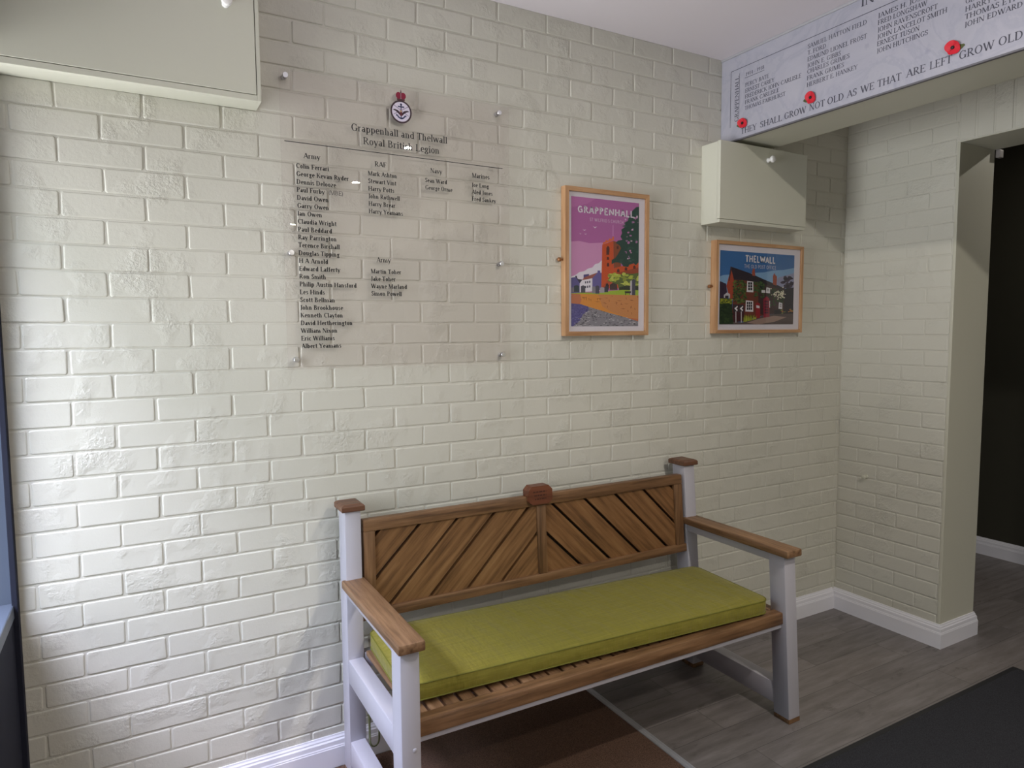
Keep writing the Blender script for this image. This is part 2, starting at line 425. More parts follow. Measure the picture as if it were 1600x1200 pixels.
# ------------------------------------------------------------------ stroke lettering (serif and plain)
TH, TN, XH = 0.15, 0.055, 0.68
def _ring(cx_, cy_, rx, ry, a0, a1, tk, tn, n=14):
    if a1 < a0: a0, a1 = a1, a0
    n = max(4, int(n * (a1 - a0) / 180)); out = []; inn = []
    for i in range(n + 1):
        t = math.radians(a0 + (a1 - a0) * i / n)
        out.append((cx_ + rx * math.cos(t), cy_ + ry * math.sin(t)))
        inn.append((cx_ + max(rx - tk, .01) * math.cos(t), cy_ + max(ry - tn, .01) * math.sin(t)))
    return [[out[i], out[i + 1], inn[i + 1], inn[i]] for i in range(n)]
G = {
 'A': (.80, 'd .08 0 .41 1 n;d .40 1 .72 0 k;h .2 .58 .33;s .08 0;s .72 0'),
 'B': (.74, 'v .17 0 1 3;r .32 .75 .27 .26 -90 90;r .34 .27 .33 .28 -90 90;h .1 .34 .972;h .17 .34 .52;h .1 .34 .028'),
 'C': (.78, 'r .43 .5 .37 .52 45 315;v .69 .72 .95 9'),
 'D': (.84, 'v .17 0 1 3;r .36 .5 .41 .5 -90 90;h .1 .37 .972;h .1 .37 .028'),
 'E': (.68, 'v .17 0 1 3;h .1 .60 .972;h .17 .48 .51;h .1 .62 .028;v .59 .84 1 9;v .61 0 .17 9;v .47 .42 .6 9'),
 'F': (.63, 'v .17 0 1 3;h .1 .58 .972;h .17 .46 .5;v .57 .84 1 9;v .45 .41 .59 9'),
 'G': (.86, 'r .43 .5 .37 .52 45 315;v .70 .72 .95 9;v .70 .06 .42 2'),
 'H': (.88, 'v .17 0 1 3;v .71 0 1 3;h .17 .71 .51'),
 'I': (.36, 'v .18 0 1 3'),
 'J': (.42, 'v .25 .1 1 2;r .1 .1 .225 .25 -80 0'),
 'K': (.80, 'v .17 0 1 3;d .22 .42 .66 1 n;d .34 .58 .72 0 k;s .70 0;s .66 1'),
 'L': (.66, 'v .17 0 1 3;h .1 .60 .028;v .59 0 .19 9'),
 'M': (1.04, 'v .14 0 1 13;d .16 1 .52 0 k;d .52 0 .86 1 n;v .88 0 1 3;s .12 1'),
 'N': (.88, 'v .14 0 1 13;d .15 1 .72 0 k;v .73 0 1 12;s .73 1;s .12 1'),
 'O': (.88, 'r .44 .5 .39 .52 0 360'),
 'P': (.68, 'v .17 0 1 3;r .32 .72 .31 .28 -90 90;h .1 .34 .972;h .17 .34 .465'),
 'Q': (.88, 'r .44 .5 .39 .52 0 360;d .44 .1 .78 -.2 k'),
 'R': (.77, 'v .17 0 1 3;r .32 .73 .30 .27 -90 90;h .1 .34 .972;h .17 .34 .485;d .35 .48 .70 0 k;s .70 0'),
 'S': (.60, 'r .30 .74 .24 .28 25 265;r .30 .27 .26 .29 -155 95;v .51 .76 .95 9;v .07 .06 .24 9'),
 'T': (.72, 'v .36 0 1 1;h .04 .68 .972;v .06 .82 1 9;v .66 .82 1 9'),
 'U': (.86, 'v .17 .3 1 2;v .70 .3 1 12;s .70 1;r .42 .33 .325 .35 180 360'),
 'V': (.80, 'd .09 1 .41 0 k;d .41 0 .72 1 n;s .10 1;s .71 1'),
 'W': (1.14, 'd .09 1 .37 0 k;d .37 0 .57 1 n;d .55 1 .82 0 k;d .82 0 1.06 1 n;s .1 1;s 1.05 1'),
 'X': (.78, 'd .1 1 .66 0 k;d .12 0 .64 1 n;s .12 0;s .66 0;s .1 1;s .66 1'),
 'Y': (.76, 'd .08 1 .38 .45 k;d .38 .45 .69 1 n;v .38 0 .47 1;s .09 1;s .68 1'),
 'Z': (.70, 'd .08 .02 .62 .98 k;h .08 .62 .972;h .08 .62 .028;v .6 0 .16 9;v .1 .84 1 9'),
 '1': (.50, 'v .26 0 1 1;d .10 .80 .24 .98 n'), '4': (.60, 'v .42 0 1 1;d .05 .28 .42 1 n;h .05 .56 .27'),
 '8': (.60, 'r .30 .75 .21 .25 0 360;r .30 .26 .25 .28 0 360'), '9': (.60, 'r .29 .68 .24 .32 0 360;r .17 .66 .365 .66 -75 0'),
 '-': (.42, 'h .08 .34 .36'), '.': (.26, 'o .13 .07 .08'), "'": (.22, 'v .11 .76 1 9'),
 '(': (.34, 'r .36 .4 .27 .62 115 245'), ')': (.34, 'r -.02 .4 .27 .62 -65 65'),
 'a': (.56, 'v .40 .05 .5 0;r .27 .47 .21 .22 0 150;r .24 .2 .20 .21 0 360;h .38 .53 .03'),
 'b': (.62, 'v .15 0 1 4;r .33 .34 .25 .36 0 360'), 'c': (.52, 'r .31 .34 .26 .36 45 315'),
 'd': (.64, 'v .46 0 1 4;r .29 .34 .25 .36 0 360;s .50 0'), 'e': (.56, 'r .30 .34 .26 .36 0 310;h .06 .54 .37'),
 'f': (.40, 'v .17 0 .8 1;r .32 .8 .225 .22 60 180;h .03 .36 .65'),
 'g': (.58, 'r .27 .44 .21 .25 0 360;r .28 -.08 .25 .2 0 360;h .44 .57 .64;h .16 .4 .13'),
 'h': (.66, 'v .15 0 1 5;r .33 .42 .2 .27 0 120;v .455 0 .44 1'),
 'i': (.32, 'v .16 0 .68 5;o .16 .88 .09'), 'j': (.32, 'v .16 -.1 .68 4;r .04 -.1 .195 .16 -90 0;o .16 .88 .09'),
 'k': (.62, 'v .15 0 1 5;d .2 .27 .48 .67 n;d .27 .38 .54 0 k;s .54 0;s .48 .66'), 'l': (.32, 'v .16 0 1 5'),
 'm': (.98, 'v .15 0 .68 5;r .31 .42 .19 .27 0 120;v .475 0 .44 1;r .64 .42 .19 .27 0 120;v .80 0 .44 1'),
 'n': (.66, 'v .15 0 .68 5;r .33 .42 .2 .27 0 120;v .455 0 .44 1'), 'o': (.60, 'r .30 .34 .26 .36 0 360'),
 'p': (.62, 'v .15 -.28 .68 5;r .33 .34 .25 .36 0 360'), 'q': (.62, 'v .46 -.28 .68 1;r .29 .34 .25 .36 0 360'),
 'r': (.48, 'v .15 0 .68 5;r .36 .44 .22 .25 60 150'), 's': (.48, 'r .24 .50 .18 .19 20 265;r .24 .19 .2 .2 -155 95'),
 't': (.42, 'v .19 .12 .88 0;r .32 .14 .205 .16 180 300;h .03 .38 .65'), 'u': (.66, 'v .15 .24 .68 4;r .32 .26 .245 .28 180 340;v .47 0 .68 4;s .52 0'),
 'v': (.60, 'd .08 .68 .31 0 k;d .31 0 .53 .68 n;s .09 .68;s .52 .68'), 'w': (.88, 'd .08 .68 .27 0 k;d .27 0 .44 .68 n;d .42 .68 .62 0 k;d .62 0 .80 .68 n;s .09 .68;s .79 .68'),
 'x': (.60, 'd .08 .68 .5 0 k;d .1 0 .48 .68 n;s .1 0;s .5 0;s .09 .68;s .48 .68'), 'y': (.60, 'd .08 .68 .31 0 k;d .2 -.28 .53 .68 n;s .09 .68;s .52 .68;o .15 -.25 .07'),
 'z': (.54, 'd .08 .02 .44 .66 k;h .07 .46 .64;h .07 .46 .03'),
}
def glyph(ch, th, tn, serif):
    adv, spec = G[ch]; polys = []
    rect = lambda a, b, c, d: polys.append([(a, c), (b, c), (b, d), (a, d)])
    if ch == 'G' and not serif: rect(.46, .76, .40, .40 + th)
    if not serif: tn = th
    for op in spec.split(';'):
        p = op.split(); k = p[0]; q = [float(t) if t not in 'nk' else t for t in p[1:]]
        if k == 'v':
            x, y0, y1, fl = q[0], q[1], q[2], int(q[3])
            if fl == 9 and not serif: continue
            w = (tn if (fl & 8) else th) / 2
            rect(x - w, x + w, y0, y1)
            if serif and fl != 9:
                if fl & 1: rect(x - w - .075, x + w + .075, y0, y0 + .05)
                if fl & 2: rect(x - w - .075, x + w + .075, y1 - .05, y1)
                if fl & 4: rect(x - w - .085, x, y1 - .06, y1)
        elif k == 'h': rect(q[0], q[1], q[2] - tn / 2, q[2] + tn / 2)
        elif k == 'd':
            w = (th if q[4] == 'k' else tn) / 2 * 1.08
            (xa, ya, xb, yb) = q[:4]
            polys.append([(xa - w, ya), (xa + w, ya), (xb + w, yb), (xb - w, yb)])
        elif k == 'r': polys.extend(_ring(*q[:6], th, tn))
        elif k == 's':
            if serif:
                y = q[1]; y0, y1 = (y, y + .05) if y < .3 else (y - .05, y)
                rect(q[0] - .12, q[0] + .12, y0, y1)
        elif k == 'o':
            polys.append([(q[0] + q[2] * math.cos(t), q[1] + q[2] * math.sin(t)) for t in (2 * math.pi * i / 10 for i in range(10))])
    return adv, polys

def lay_text(s, th=TH, tn=TN, serif=True, track=0.0):
    x = 0; out = []
    for ch in s:
        if ch == ' ': x += .34 + track; continue
        adv, pl = glyph(ch, th, tn, serif)
        out += [[(x + a, b) for a, b in p] for p in pl]
        x += adv + track
    return x - track, out

def write(mb, s, origin, u, v, cap, width=None, align='l', th=TH, tn=TN, serif=True, track=0.0, col=None, aspect=1.0):
    """draw the words s with their baseline from origin along u; v is the up direction"""
    w, polys = lay_text(s, th, tn, serif, track)
    sx = cap * aspect if width is None else width / w
    o = Vector(origin); u = Vector(u); v = Vector(v)
    x0 = {'l': 0, 'c': -w * sx / 2, 'r': -w * sx}[align]
    for p in polys: mb.face([o + u * (x0 + a * sx) + v * (b * cap) for a, b in p], col)
    return w * sx

# ------------------------------------------------------------------ the setting
XC, CEIL, XL = 3.6265, 2.866, -0.165
ROW = 0.07775
YE = -0.585          # end of the brick nib beside the opening
XJ = 3.935           # far edge of the opening's reveal
ZS = 2.471           # soffit of the opening

def brick_face(mb, a0, a1, z0, z1, F, depth=0.0030):
    """one pillow-edged brick between a0..a1 along the wall; F(a, d, z) places a point d behind the face"""
    j = lambda s: random.uniform(-s, s)
    t = j(0.0007)
    c = [(a0 + j(.0016), z0 + j(.001)), (a1 + j(.0016), z0 + j(.001)), (a1 + j(.0016), z1 + j(.001)), (a0 + j(.0016), z1 + j(.001))]
    def ring(i, d):
        sg = ((1, 1), (-1, 1), (-1, -1), (1, -1)); out = []
        for (x, z), (sx, sz) in zip(c, sg):
            r = 0.004
            p1 = (x + sx * i, z + sz * (i + r)); p2 = (x + sx * (i + r), z + sz * i)
            if sx * sz > 0: out += [p1, p2]
            else: out += [p2, p1]
        return [F(x, d + t, z) for x, z in out]
    R = [ring(0, depth), ring(.0010, depth * .45), ring(.0026, depth * .12), ring(.0050, 0)]
    b = len(mb.v); n = 8
    for r in R: mb.v += r
    for i in range(3):
        for k in range(n):
            q = (k + 1) % n
            mb.f.append((b + i * n + k, b + i * n + q, b + (i + 1) * n + q, b + (i + 1) * n + k))
    mb.f.append(tuple(b + 3 * n + k for k in range(n)))

def brick_rows(mb, F, a_lo, a_hi, first, zc, pitch=0.225, clip=None, soldier=False):
    jt = 0.0052
    a = first
    while a < a_hi:
        lo, hi = max(a, a_lo), min(a + pitch, a_hi)
        if hi - lo > 0.02:
            e0 = jt / 2 if lo > a_lo else 0.001
            e1 = jt / 2 if hi < a_hi else 0.001
            brick_face(mb, lo + e0 + random.uniform(-.0015, .0015), hi - e1 + random.uniform(-.0015, .0015), zc - ROW / 2 + jt / 2, zc + ROW / 2 - jt / 2, F)
        a += pitch

# main brick wall behind the bench (face at y = 0)
mb = MB()
Fm = lambda a, d, z: (a, d, z)
for k in range(-8, 30):
    zc = 2.28696 - k * ROW
    if zc < 0.0 or zc - ROW / 2 > CEIL - .01: continue
    brick_rows(mb, Fm, XL, XC + 0.02, -0.225 + (0.1125 if k % 2 else 0) - .225, zc)
mb.face([(XL - .02, .0030, 0), (XC + .03, .0030, 0), (XC + .03, .0030, CEIL), (XL - .02, .0030, CEIL)])
mb.box(XL - .3, XC + .35, .0055, .25, -.05, CEIL + .05)
struct('wall_back', mb, MT['brick'], normals=True)

# brick nib beside the opening (face at x = XC), soldier course over the opening
mb = MB()
Fr = lambda a, d, z: (XC + d, -a, z)
ZR0 = 1.8316
for k in range(-14, 25):
    zc = ZR0 - k * ROW
    if zc < 0 or zc > CEIL: continue
    end = -YE - 0.012
    brick_rows(mb, Fr, 0.0, end if zc < ZS else end + .004, 0.1166 - .225 * 2 + (0.1125 if k % 2 else 0), zc)
for i in range(22):
    y0 = -YE - .010 + i * .0765
    brick_face(mb, y0 + .004, y0 + .0725, ZS + .006, ZS + .223, Fr)
for r in range(2):
    zc = ZS + .27 + r * ROW
    brick_rows(mb, Fr, -YE + .004, 2.3, -YE - .2 + .11 * r, zc)
mb.face([(XC + .0030, .02, 0), (XC + .0030, YE + .004, 0), (XC + .0030, YE + .004, CEIL), (XC + .0030, .02, CEIL)])
mb.face([(XC + .0030, YE + .004, ZS + .003), (XC + .0030, -2.3, ZS + .003), (XC + .0030, -2.3, CEIL), (XC + .0030, YE + .004, CEIL)])
struct('wall_right', mb, MT['brick'])
# plastered core: reveal, soffit and the far side of that wall
mb = MB()
mb.box(XC + .0055, XJ, YE, .02, 0, CEIL)
mb.box(XC + .0055, XJ, -2.3, YE, ZS, CEIL)
mb.box(XC - .0006, XC + .05, YE - .0008, YE + .0135, .05, ZS + .001, .002)      # rounded plaster bead on the corner
mb.box(XC, XJ, -7.0, -1.75, 0, ZS)
mb.box(XC, XJ, -7.0, -2.3, ZS, CEIL)
struct('wall_reveal', mb, MT['plaster'])

# floor, ceiling
mb = MB(); mb.box(1.893, 5.6, -7.1, 1.3, -.06, 0)
mb.box(XL - .02, 1.893, -7.1, -1.62, -.06, 0)
mb.box(XL - .02, 1.893, -1.62, .1, -.06, -.02)
struct('floor', mb, MT['floor'])
mb = MB(); mb.box(XL - .3, 5.6, -7.1, 1.3, CEIL, CEIL + .1)
struct('ceiling', mb, MT['ceiling'])
# rear wall of the lobby, hall beyond the opening
mb = MB(); mb.box(XL - .3, 5.6, -7.2, -7.0, 0, CEIL); struct('wall_front', mb, MT['plaster'])
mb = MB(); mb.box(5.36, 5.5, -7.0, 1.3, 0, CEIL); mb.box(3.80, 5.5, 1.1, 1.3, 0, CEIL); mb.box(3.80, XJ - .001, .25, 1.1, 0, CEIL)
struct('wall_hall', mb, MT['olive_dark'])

# window wall
mb = MB()
y0, y1, z0, z1 = WIN; d0, d1, e0, e1 = FILL_WIN
XO = -0.45
mb.box(XO, XL - .004, y0, y1 + .02, 0, z0 - .045)
mb.box(XO, XL - .004, d0, .02, z1, CEIL)
mb.box(XO, XL - .004, d1, y0, 0, z1)
mb.box(XO, XL - .004, -7.0, d0, 0, CEIL)
if e0 > .05: mb.box(XO, XL - .004, d0, d1, 0, e0 - .045)
struct('wall_left', mb, MT['navy'])
mb = MB(); mb.box(XO, XL - .004, -.012, .02, z0 - .04, z1); struct('trim_1', mb, MT['navy_lit'])
# slim architrave strip between window and brick
mb = MB(); mb.box(XL - .006, XL + .009, -.034, .0005, 0, CEIL - .001, .002); struct('trim_2', mb, MT['navy'])
def window(name, y0, y1, z0, z1, bars, mid=None):
    e = bpy.data.objects.new(name, None); COL.objects.link(e); e['kind'] = 'structure'
    f = MB(); t = .055; x0, x1 = -.44, -.38
    f.box(x0, x1, y0, y0 + t, z0, z1, .004); f.box(x0, x1, y1 - t, y1, z0, z1, .004)
    f.box(x0, x1, y0 + t, y1 - t, z0, z0 + t, .004); f.box(x0, x1, y0 + t, y1 - t, z1 - t, z1, .004)
    for b in bars: f.box(x0, x1, b - t / 2, b + t / 2, z0 + t, z1 - t, .004)
    link('window_frame', f, MT['navy'], e)
    g = MB(); g.box(-.413, -.407, y0 + t * .5, y1 - t * .5, z0 + t * .5, z1 - t * .5); link('window_pane', g, MT['window_glass'], e)
    return e
w = window('window_1', y0, y1 - .001, z0, z1, [])
s_ = MB(); s_.box(-.44, XL - .001, y0, y1 - .0005, z0 - .042, z0, .004); link('window_sill', s_, MT['navy_lit'], w)
window('fill_window', d0, d1, e0, e1, [-4.9])  # added opening out of view, for more even light

# boxed beam carrying the memorial board
XB = 2.668
mb = MB(); mb.box(XB + .012, 2.945, -7.0, .003, 2.4765, CEIL)
struct('beam', mb, MT['plaster'])

# skirting boards
SK = [(0, 0), (.018, 0), (.018, .073), (.0165, .0755), (.0165, .079), (.0145, .083), (.0135, .098), (.010, .103), (.0095, .108), (.006, .1135), (.005, .119), (0, .119)]
def skirt(name, path, mt=MT['gloss']):
    """path: corners in plan, run with the wall on the far side; normals point to the room"""
    mb = MB(); rings = []
    n = len(path)
    for i, p in enumerate(path):
        dirs = []
        if i > 0: dirs.append((Vector(path[i]) - Vector(path[i - 1])).normalized())
        if i < n - 1: dirs.append((Vector(path[i + 1]) - Vector(path[i])).normalized())
        ns = [Vector((d.y, -d.x)) for d in dirs]
        if len(ns) == 2:
            m_ = (ns[0] + ns[1]); m_ = m_ / (1 + ns[0].dot(ns[1]))
        else: m_ = ns[0]
        rings.append([(p[0] + m_.x * a, p[1] + m_.y * a, b) for a, b in SK])
    mb.quadstrip(rings)
    return struct(name, mb, mt)
skirt('baseboard_back', [(XL + .01, 0.002), (XC - .018, 0.002)])
skirt('baseboard_right', [(XC, 0.0), (XC, YE), (XJ, YE), (XJ, .9)])
skirt('baseboard_hall', [(5.36, 1.08), (5.36, -5)])
# metal edge strip between the coir matwell and the planks
mb = MB(); mb.prism([(1.862, -.003), (1.894, -.003), (1.892, .002), (1.886, .0045), (1.881, .002), (1.877, .002), (1.872, .0045), (1.864, .002)],
                    lambda a, b: (a, -.02, b), lambda a, b: (a, -1.62, b))
struct('trim_3', mb, MT['alu'])
mb = MB(); mb.box(XL - .003, 1.87, -1.62, -.018, -.02, -.001)
tag(link('coir_mat', mb, MT['coir'], None), 'brown coir entrance mat sunk in the floor beneath the bench', 'doormat')

# charcoal carpet mat
t = thing('entrance_mat', (3.0, -1.6, 0), 'charcoal carpet mat with black rubber edge lying on the grey planks', 'mat')
mb = MB(); mb.box(1.95, 3.70, -3.3, -.895, .0005, .0085, .003); link('carpet_pile', mb, MT['black_mat'], t)
mb = MB()
for b in ((1.93, 3.72, -.9, -.872), (1.93, 3.72, -3.325, -3.297), (1.93, 1.954, -3.297, -.9), (3.696, 3.72, -3.297, -.9)):
    mb.box(*b, .0005, .0055, .002)
link('rubber_edge', mb, MT['rubber'], t)

# small stub on the nib wall
mb = MB(); mb.lathe([(.012, -.006), (.012, .004), (.008, .006), (.0075, .016), (.011, .019), (.011, .024), (.006, .027)], (XC, -.171, .791), (-1, 0, -.1), 16)
tag(link('wall_stub', mb, MT['cream'], None, True), 'small painted-over wall hook stub on the brick beside the hall opening', 'hook')
# little contact box at the head of the opening
t = thing('door_contact', (3.955, -.64, 2.43), 'tiny grey plastic box at the top corner of the hall opening', 'sensor')
mb = MB(); mb.box(3.937, 3.972, -.608, -.588, 2.432, 2.470, .003); link('housing', mb, MT['grey_plastic'], t)
mb = MB(); mb.box(3.930, 3.970, -.606, -.590, 2.4695, 2.4715); link('mounting_plate', mb, MT['grey_plastic'], t)

# ceiling downlights (their reflections sit in the acrylic board), plus an unseen one added to light the hall
DL = ((-2.146, 'round lit ceiling downlight nearest the brick wall'), (-3.38, 'round lit ceiling downlight second from the brick wall'),
      (-5.917, 'round lit ceiling downlight furthest along, by the rear wall'))
proto = None
for x_, y, lab, watt in [(1.885, y, lab, SPOT_W) for y, lab in DL] + [(4.65, -.95, 'unseen round ceiling downlight added to light the dark hall beyond the opening', HALL_FILL_W)]:
    if proto is None:
        proto = t = thing('downlight', (x_, y, CEIL), lab, 'ceiling light', 'downlights along the ceiling')
        mb = MB(); mb.lathe([(.030, -.0005), (.046, -.0005), (.046, -.004), (.040, -.007), (.030, -.004)], (x_, y, CEIL), (0, 0, 1), 24)
        kids = [link('bezel', mb, MT['white_knob'], t, True)]
        mb = MB(); mb.lathe([(.029, -.001), (.029, -.003)], (x_, y, CEIL), (0, 0, 1), 24)
        kids.append(link('lamp', mb, MT['lamp'], t))
    else:
        t = proto.copy(); COL.objects.link(t); t.location = (x_, y, CEIL); t['label'] = lab
        for k_ in kids:
            c = k_.copy(); COL.objects.link(c); c.parent = t
    d = bpy.data.lights.new('downlight_beam', 'AREA'); d.shape = 'DISK'; d.size = .056; d.energy = watt; d.color = LAMP_COL; d.spread = math.radians(LAMP_SPREAD)
    o = bpy.data.objects.new('downlight_beam', d); COL.objects.link(o); o.location = (0, 0, -.012); o.parent = t

# ------------------------------------------------------------------ wall cabinets
def knob_mesh(c, ax, s=1.0):
    return MB().lathe([(.011 * s, -.001), (.011 * s, .004 * s), (.007 * s, .009 * s), (.0075 * s, .014 * s), (.0145 * s, .021 * s), (.0165 * s, .028 * s), (.013 * s, .035 * s), (.004 * s, .038 * s)], c, ax, 20)
t = thing('wall_cabinet', (2.843, 0, 2.088), 'small cream wall cabinet tucked under the memorial beam', 'cabinet')
mb = MB(); mb.box(2.548, 3.142, -.099, .001, 2.088, 2.455, .0015); mb.box(2.548, 3.142, -.1175, -.095, 2.088, 2.1026, .001); link('cabinet_body', mb, MT['cream'], t)
mb = MB(); mb.box(2.552, 3.138, -.1003, -.098, 2.1026, 2.452); link('gap_shade_sheet', mb, MT['gap'], t)  # dark sheet behind the door, painting the shade in its gap
mb = MB(); mb.box(2.546, 3.144, -.119, -.1005, 2.104, 2.457, .002); dr = link('cabinet_door', mb, MT['cream'], t)
link('knob', knob_mesh((2.861, -.119, 2.400), (0, -1, 0)), MT['white_knob'], dr, True)

t = thing('wall_cabinet', (.2, 0, 2.322), 'large cream wall cabinet above the window end of the brick wall', 'cabinet')
mb = MB()
mb.box(XL + .012, .558, -.080, .001, 2.322, 2.80, .001)
mb.box(.546, .558, -.100, -.080, 2.322, 2.80, .001)
mb.box(XL + .012, .546, -.100, -.080, 2.322, 2.340, .001); mb.box(XL + .012, .546, -.100, -.080, 2.783, 2.80, .001)
mb.box(XL + .012, XL + .025, -.100, -.080, 2.340, 2.783, .001)
link('cabinet_body', mb, MT['cream'], t)
mb = MB(); mb.box(XL + .025, .546, -.082, -.0795, 2.340, 2.783); link('gap_shade_sheet', mb, MT['gap'], t)  # same painted gap shade behind this door
mb = MB(); mb.box(XL + .027, .5440, -.101, -.083, 2.3420, 2.781, .001); dr = link('cabinet_door', mb, MT['cream'], t)
link('knob', knob_mesh((.462, -.101, 2.597), (0, -1, 0)), MT['white_knob'], dr, True)

# ------------------------------------------------------------------ memorial board on the beam
U, V = (0, -1, 0), (0, 0, 1)
xt = XB - .0004
t = thing('memorial_board', (XB, -1.2, 2.47), 'long marbled roll of honour board on the beam under the ceiling', 'plaque')
mb = MB(); mb.box(XB, XB + .0115, -2.45, -.001, 2.4785, CEIL - .004, .0008); link('board', mb, MT['marble'], t)
mb = MB(); mb.box(XB - .006, XB + .011, -2.45, -.001, CEIL - .0115, CEIL - .0005, .002); link('top_rail', mb, MT['alu'], t)
mb = MB(); mb.box(XB - .003, XB + .0118, -2.45, -.001, 2.4715, 2.4780, .001); link('bottom_rail', mb, MT['rail_grey'], t)
ln = lambda m_, ya, yb, za, zb: m_.face([(xt, -ya, za), (xt, -yb, za), (xt, -yb, zb), (xt, -ya, zb)])
mb = MB()
ln(mb, .058, 2.39, 2.7925, 2.795); ln(mb, .058, .0605, 2.54, 2.795); ln(mb, 2.3875, 2.39, 2.54, 2.795)
ln(mb, .1098, .1118, 2.556, 2.772); ln(mb, .142, .252, 2.7395, 2.7415)
link('border_line', mb, MT['engraved'], t)
BT, BN = .145, .07
mb = MB(); write(mb, 'GRAPPENHALL', (xt, -.107, 2.558), (0, 0, 1), (0, 1, 0), .022, .205, th=BT, tn=BN); link('side_lettering', mb, MT['engraved'], t)
mb = MB(); write(mb, '1914 - 1918', (xt, -.146, 2.7475), U, V, .0155, .105, th=BT, tn=BN); link('date_lettering', mb, MT['engraved'], t)
def board_col(x, rows):
    mb = MB()
    for s, z, e in rows: write(mb, s, (xt, -x, z), U, V, .0172, e - x, th=BT, tn=BN)
    link('name_lettering', mb, MT['engraved'], t)
board_col(.1445, [('PERCY BATE', 2.700, .278), ('ERNEST CAREY', 2.674, .307), ('FREDERICK JOHN CARLISLE', 2.648, .445), ('FRANK CARLISLE', 2.623, .334), ('THOMAS FAIRHURST', 2.597, .367)])
board_col(.4725, [('SAMUEL HATTON FIELD', 2.754, .733), ('T. FORD', 2.728, .559), ('EDMUND LIONEL FROST', 2.702, .735), ('JOHN E. GIBBS', 2.676, .627), ('CHARLES GRIMES', 2.6525, .665), ('FRANK GRIMES', 2.626, .642), ('HERBERT E. HANKEY', 2.599, .700)])
board_col(.7765, [('JAMES H. JOSEPH', 2.757, .985), ('FRED LONGSHAW', 2.732, .959), ('JOHN RAVENSCROFT', 2.7055, .996), ('JOHN LANCELOT SMITH', 2.680, 1.029), ('ERNEST TUSON', 2.655, .936), ('JOHN HUTCHINGS', 2.629, .966)])
board_col(1.087, [('GE', 2.683, 1.115), ('HARRY E', 2.657, 1.19), ('THOMAS EYRE', 2.632, 1.262), ('JOHN EDWARD G', 2.606, 1.285)])
mb = MB()
for s, a, b in (('THEY', .124, .215), ('SHALL', .234, .353), ('GROW', .363, .473), ('NOT', .487, .561), ('OLD', .571, .646), ('AS', .658, .701), ('WE', .715, .772), ('THAT', .783, .876), ('ARE', .893, .963), ('LEFT', .976, 1.052), ('GROW', 1.073, 1.183), ('OLD', 1.194, 1.266)):
    mb = MB(); write(mb, s, (xt, -a, 2.4925 + .0125 * a), U, V, .0265, b - a, th=BT, tn=BN); link('verse_word', mb, MT['engraved'], t)
mb = MB(); write(mb, 'IN G', (xt, -.705, 2.826), U, V, .030, .112, th=BT, tn=BN); link('heading_lettering', mb, MT['engraved'], t)

# poppies pinned to the board
def poppy(y, z, leaf, lab, rot):
    t = thing('paper_poppy', (XB - .001, -y, z), lab, 'poppy', 'paper poppies on the memorial board')
    c = Vector((XB - .004, -y, z))
    mb = MB()
    n = 40; rings = []
    for q, dx in ((.0, .0), (.35, -.002), (.75, -.001), (1.0, -.004)):
        rg = []
        for i in range(n):
            a = 2 * math.pi * i / n
            r = .0245 * (1 + .13 * math.cos(2 * (a - rot)) + .035 * math.sin(5 * a + rot)) * max(q, .001)
            rg.append(c + Vector((dx - .003 * q * math.sin(3 * a), r * math.cos(a), r * math.sin(a))))
        rings.append(rg)
    back = [p + Vector((.0012, 0, 0)) for p in rings[-1]]
    b0 = [c + Vector((.0025, .001 * math.cos(2 * math.pi * i / n), .001 * math.sin(2 * math.pi * i / n))) for i in range(n)]
    mb.quadstrip(rings + [back, b0]); link('petals', mb, MT['red'], t, True)
    mb = MB(); mb.lathe([(.0062, .001), (.0062, .0035), (.0048, .006), (.002, .007)], c, (-1, 0, 0), 16); link('centre', mb, MT['black'], t, True)
    mb = MB(); s = leaf
    out = [(.004, -.008), (.016, -.013), (.027, -.010), (.038, -.002), (.034, .004), (.024, .005), (.014, .010), (.004, .006)]
    mb.prism(out, lambda a, b: (XB - .0022, -y + s * a, z + b - .002), lambda a, b: (XB - .0012, -y + s * a, z + b - .002)); link('leaf', mb, MT['green'], t)
poppy(.137, 2.541, 1, 'red paper poppy over the word THEY, lowest on the roll of honour', .4)
poppy(.496, 2.550, 1, 'red paper poppy above the word NOT on the memorial board', 1.0)
poppy(1.055, 2.552, -1, 'red paper poppy above the words LEFT GROW on the memorial board', .8)

# ------------------------------------------------------------------ acrylic roll on stand-offs
t = thing('acrylic_sign', (1.07, 0, 1.47), 'clear acrylic sign listing service names on the brick wall', 'sign')
AX0, AX1, AZ0, AZ1, AYF = .628, 1.497, 1.470, 2.466, -.0222
mb = MB(); mb.box(AX0, AX1, AYF, AYF + .004, AZ0, AZ1, .0008); link('acrylic_pane', mb, MT['acrylic'], t)
yt = AYF - .0004
so = None
for x, z in ((.6482, 2.4438), (.6508, 1.863), (.6567, 1.5011), (1.4521, 2.4397), (1.4583, 1.8606), (1.4609, 1.5004)):
    if so is None:
        mb = MB(); mb.lathe([(.0085, 0), (.0085, .0175), (.0092, .0178)], (x, 0, z), (0, -1, 0), 20)
        mb.lathe([(.0095, .0230), (.0095, .0290), (.0085, .0302), (.002, .0304)], (x, 0, z), (0, -1, 0), 20)
        so = link('standoff', mb, MT['steel'], t, True); base = (x, z)
    else:
        c = so.copy(); COL.objects.link(c); c.parent = t; c.location = (x - base[0], 0, z - base[1])
U2, V2 = (1, 0, 0), (0, 0, 1)
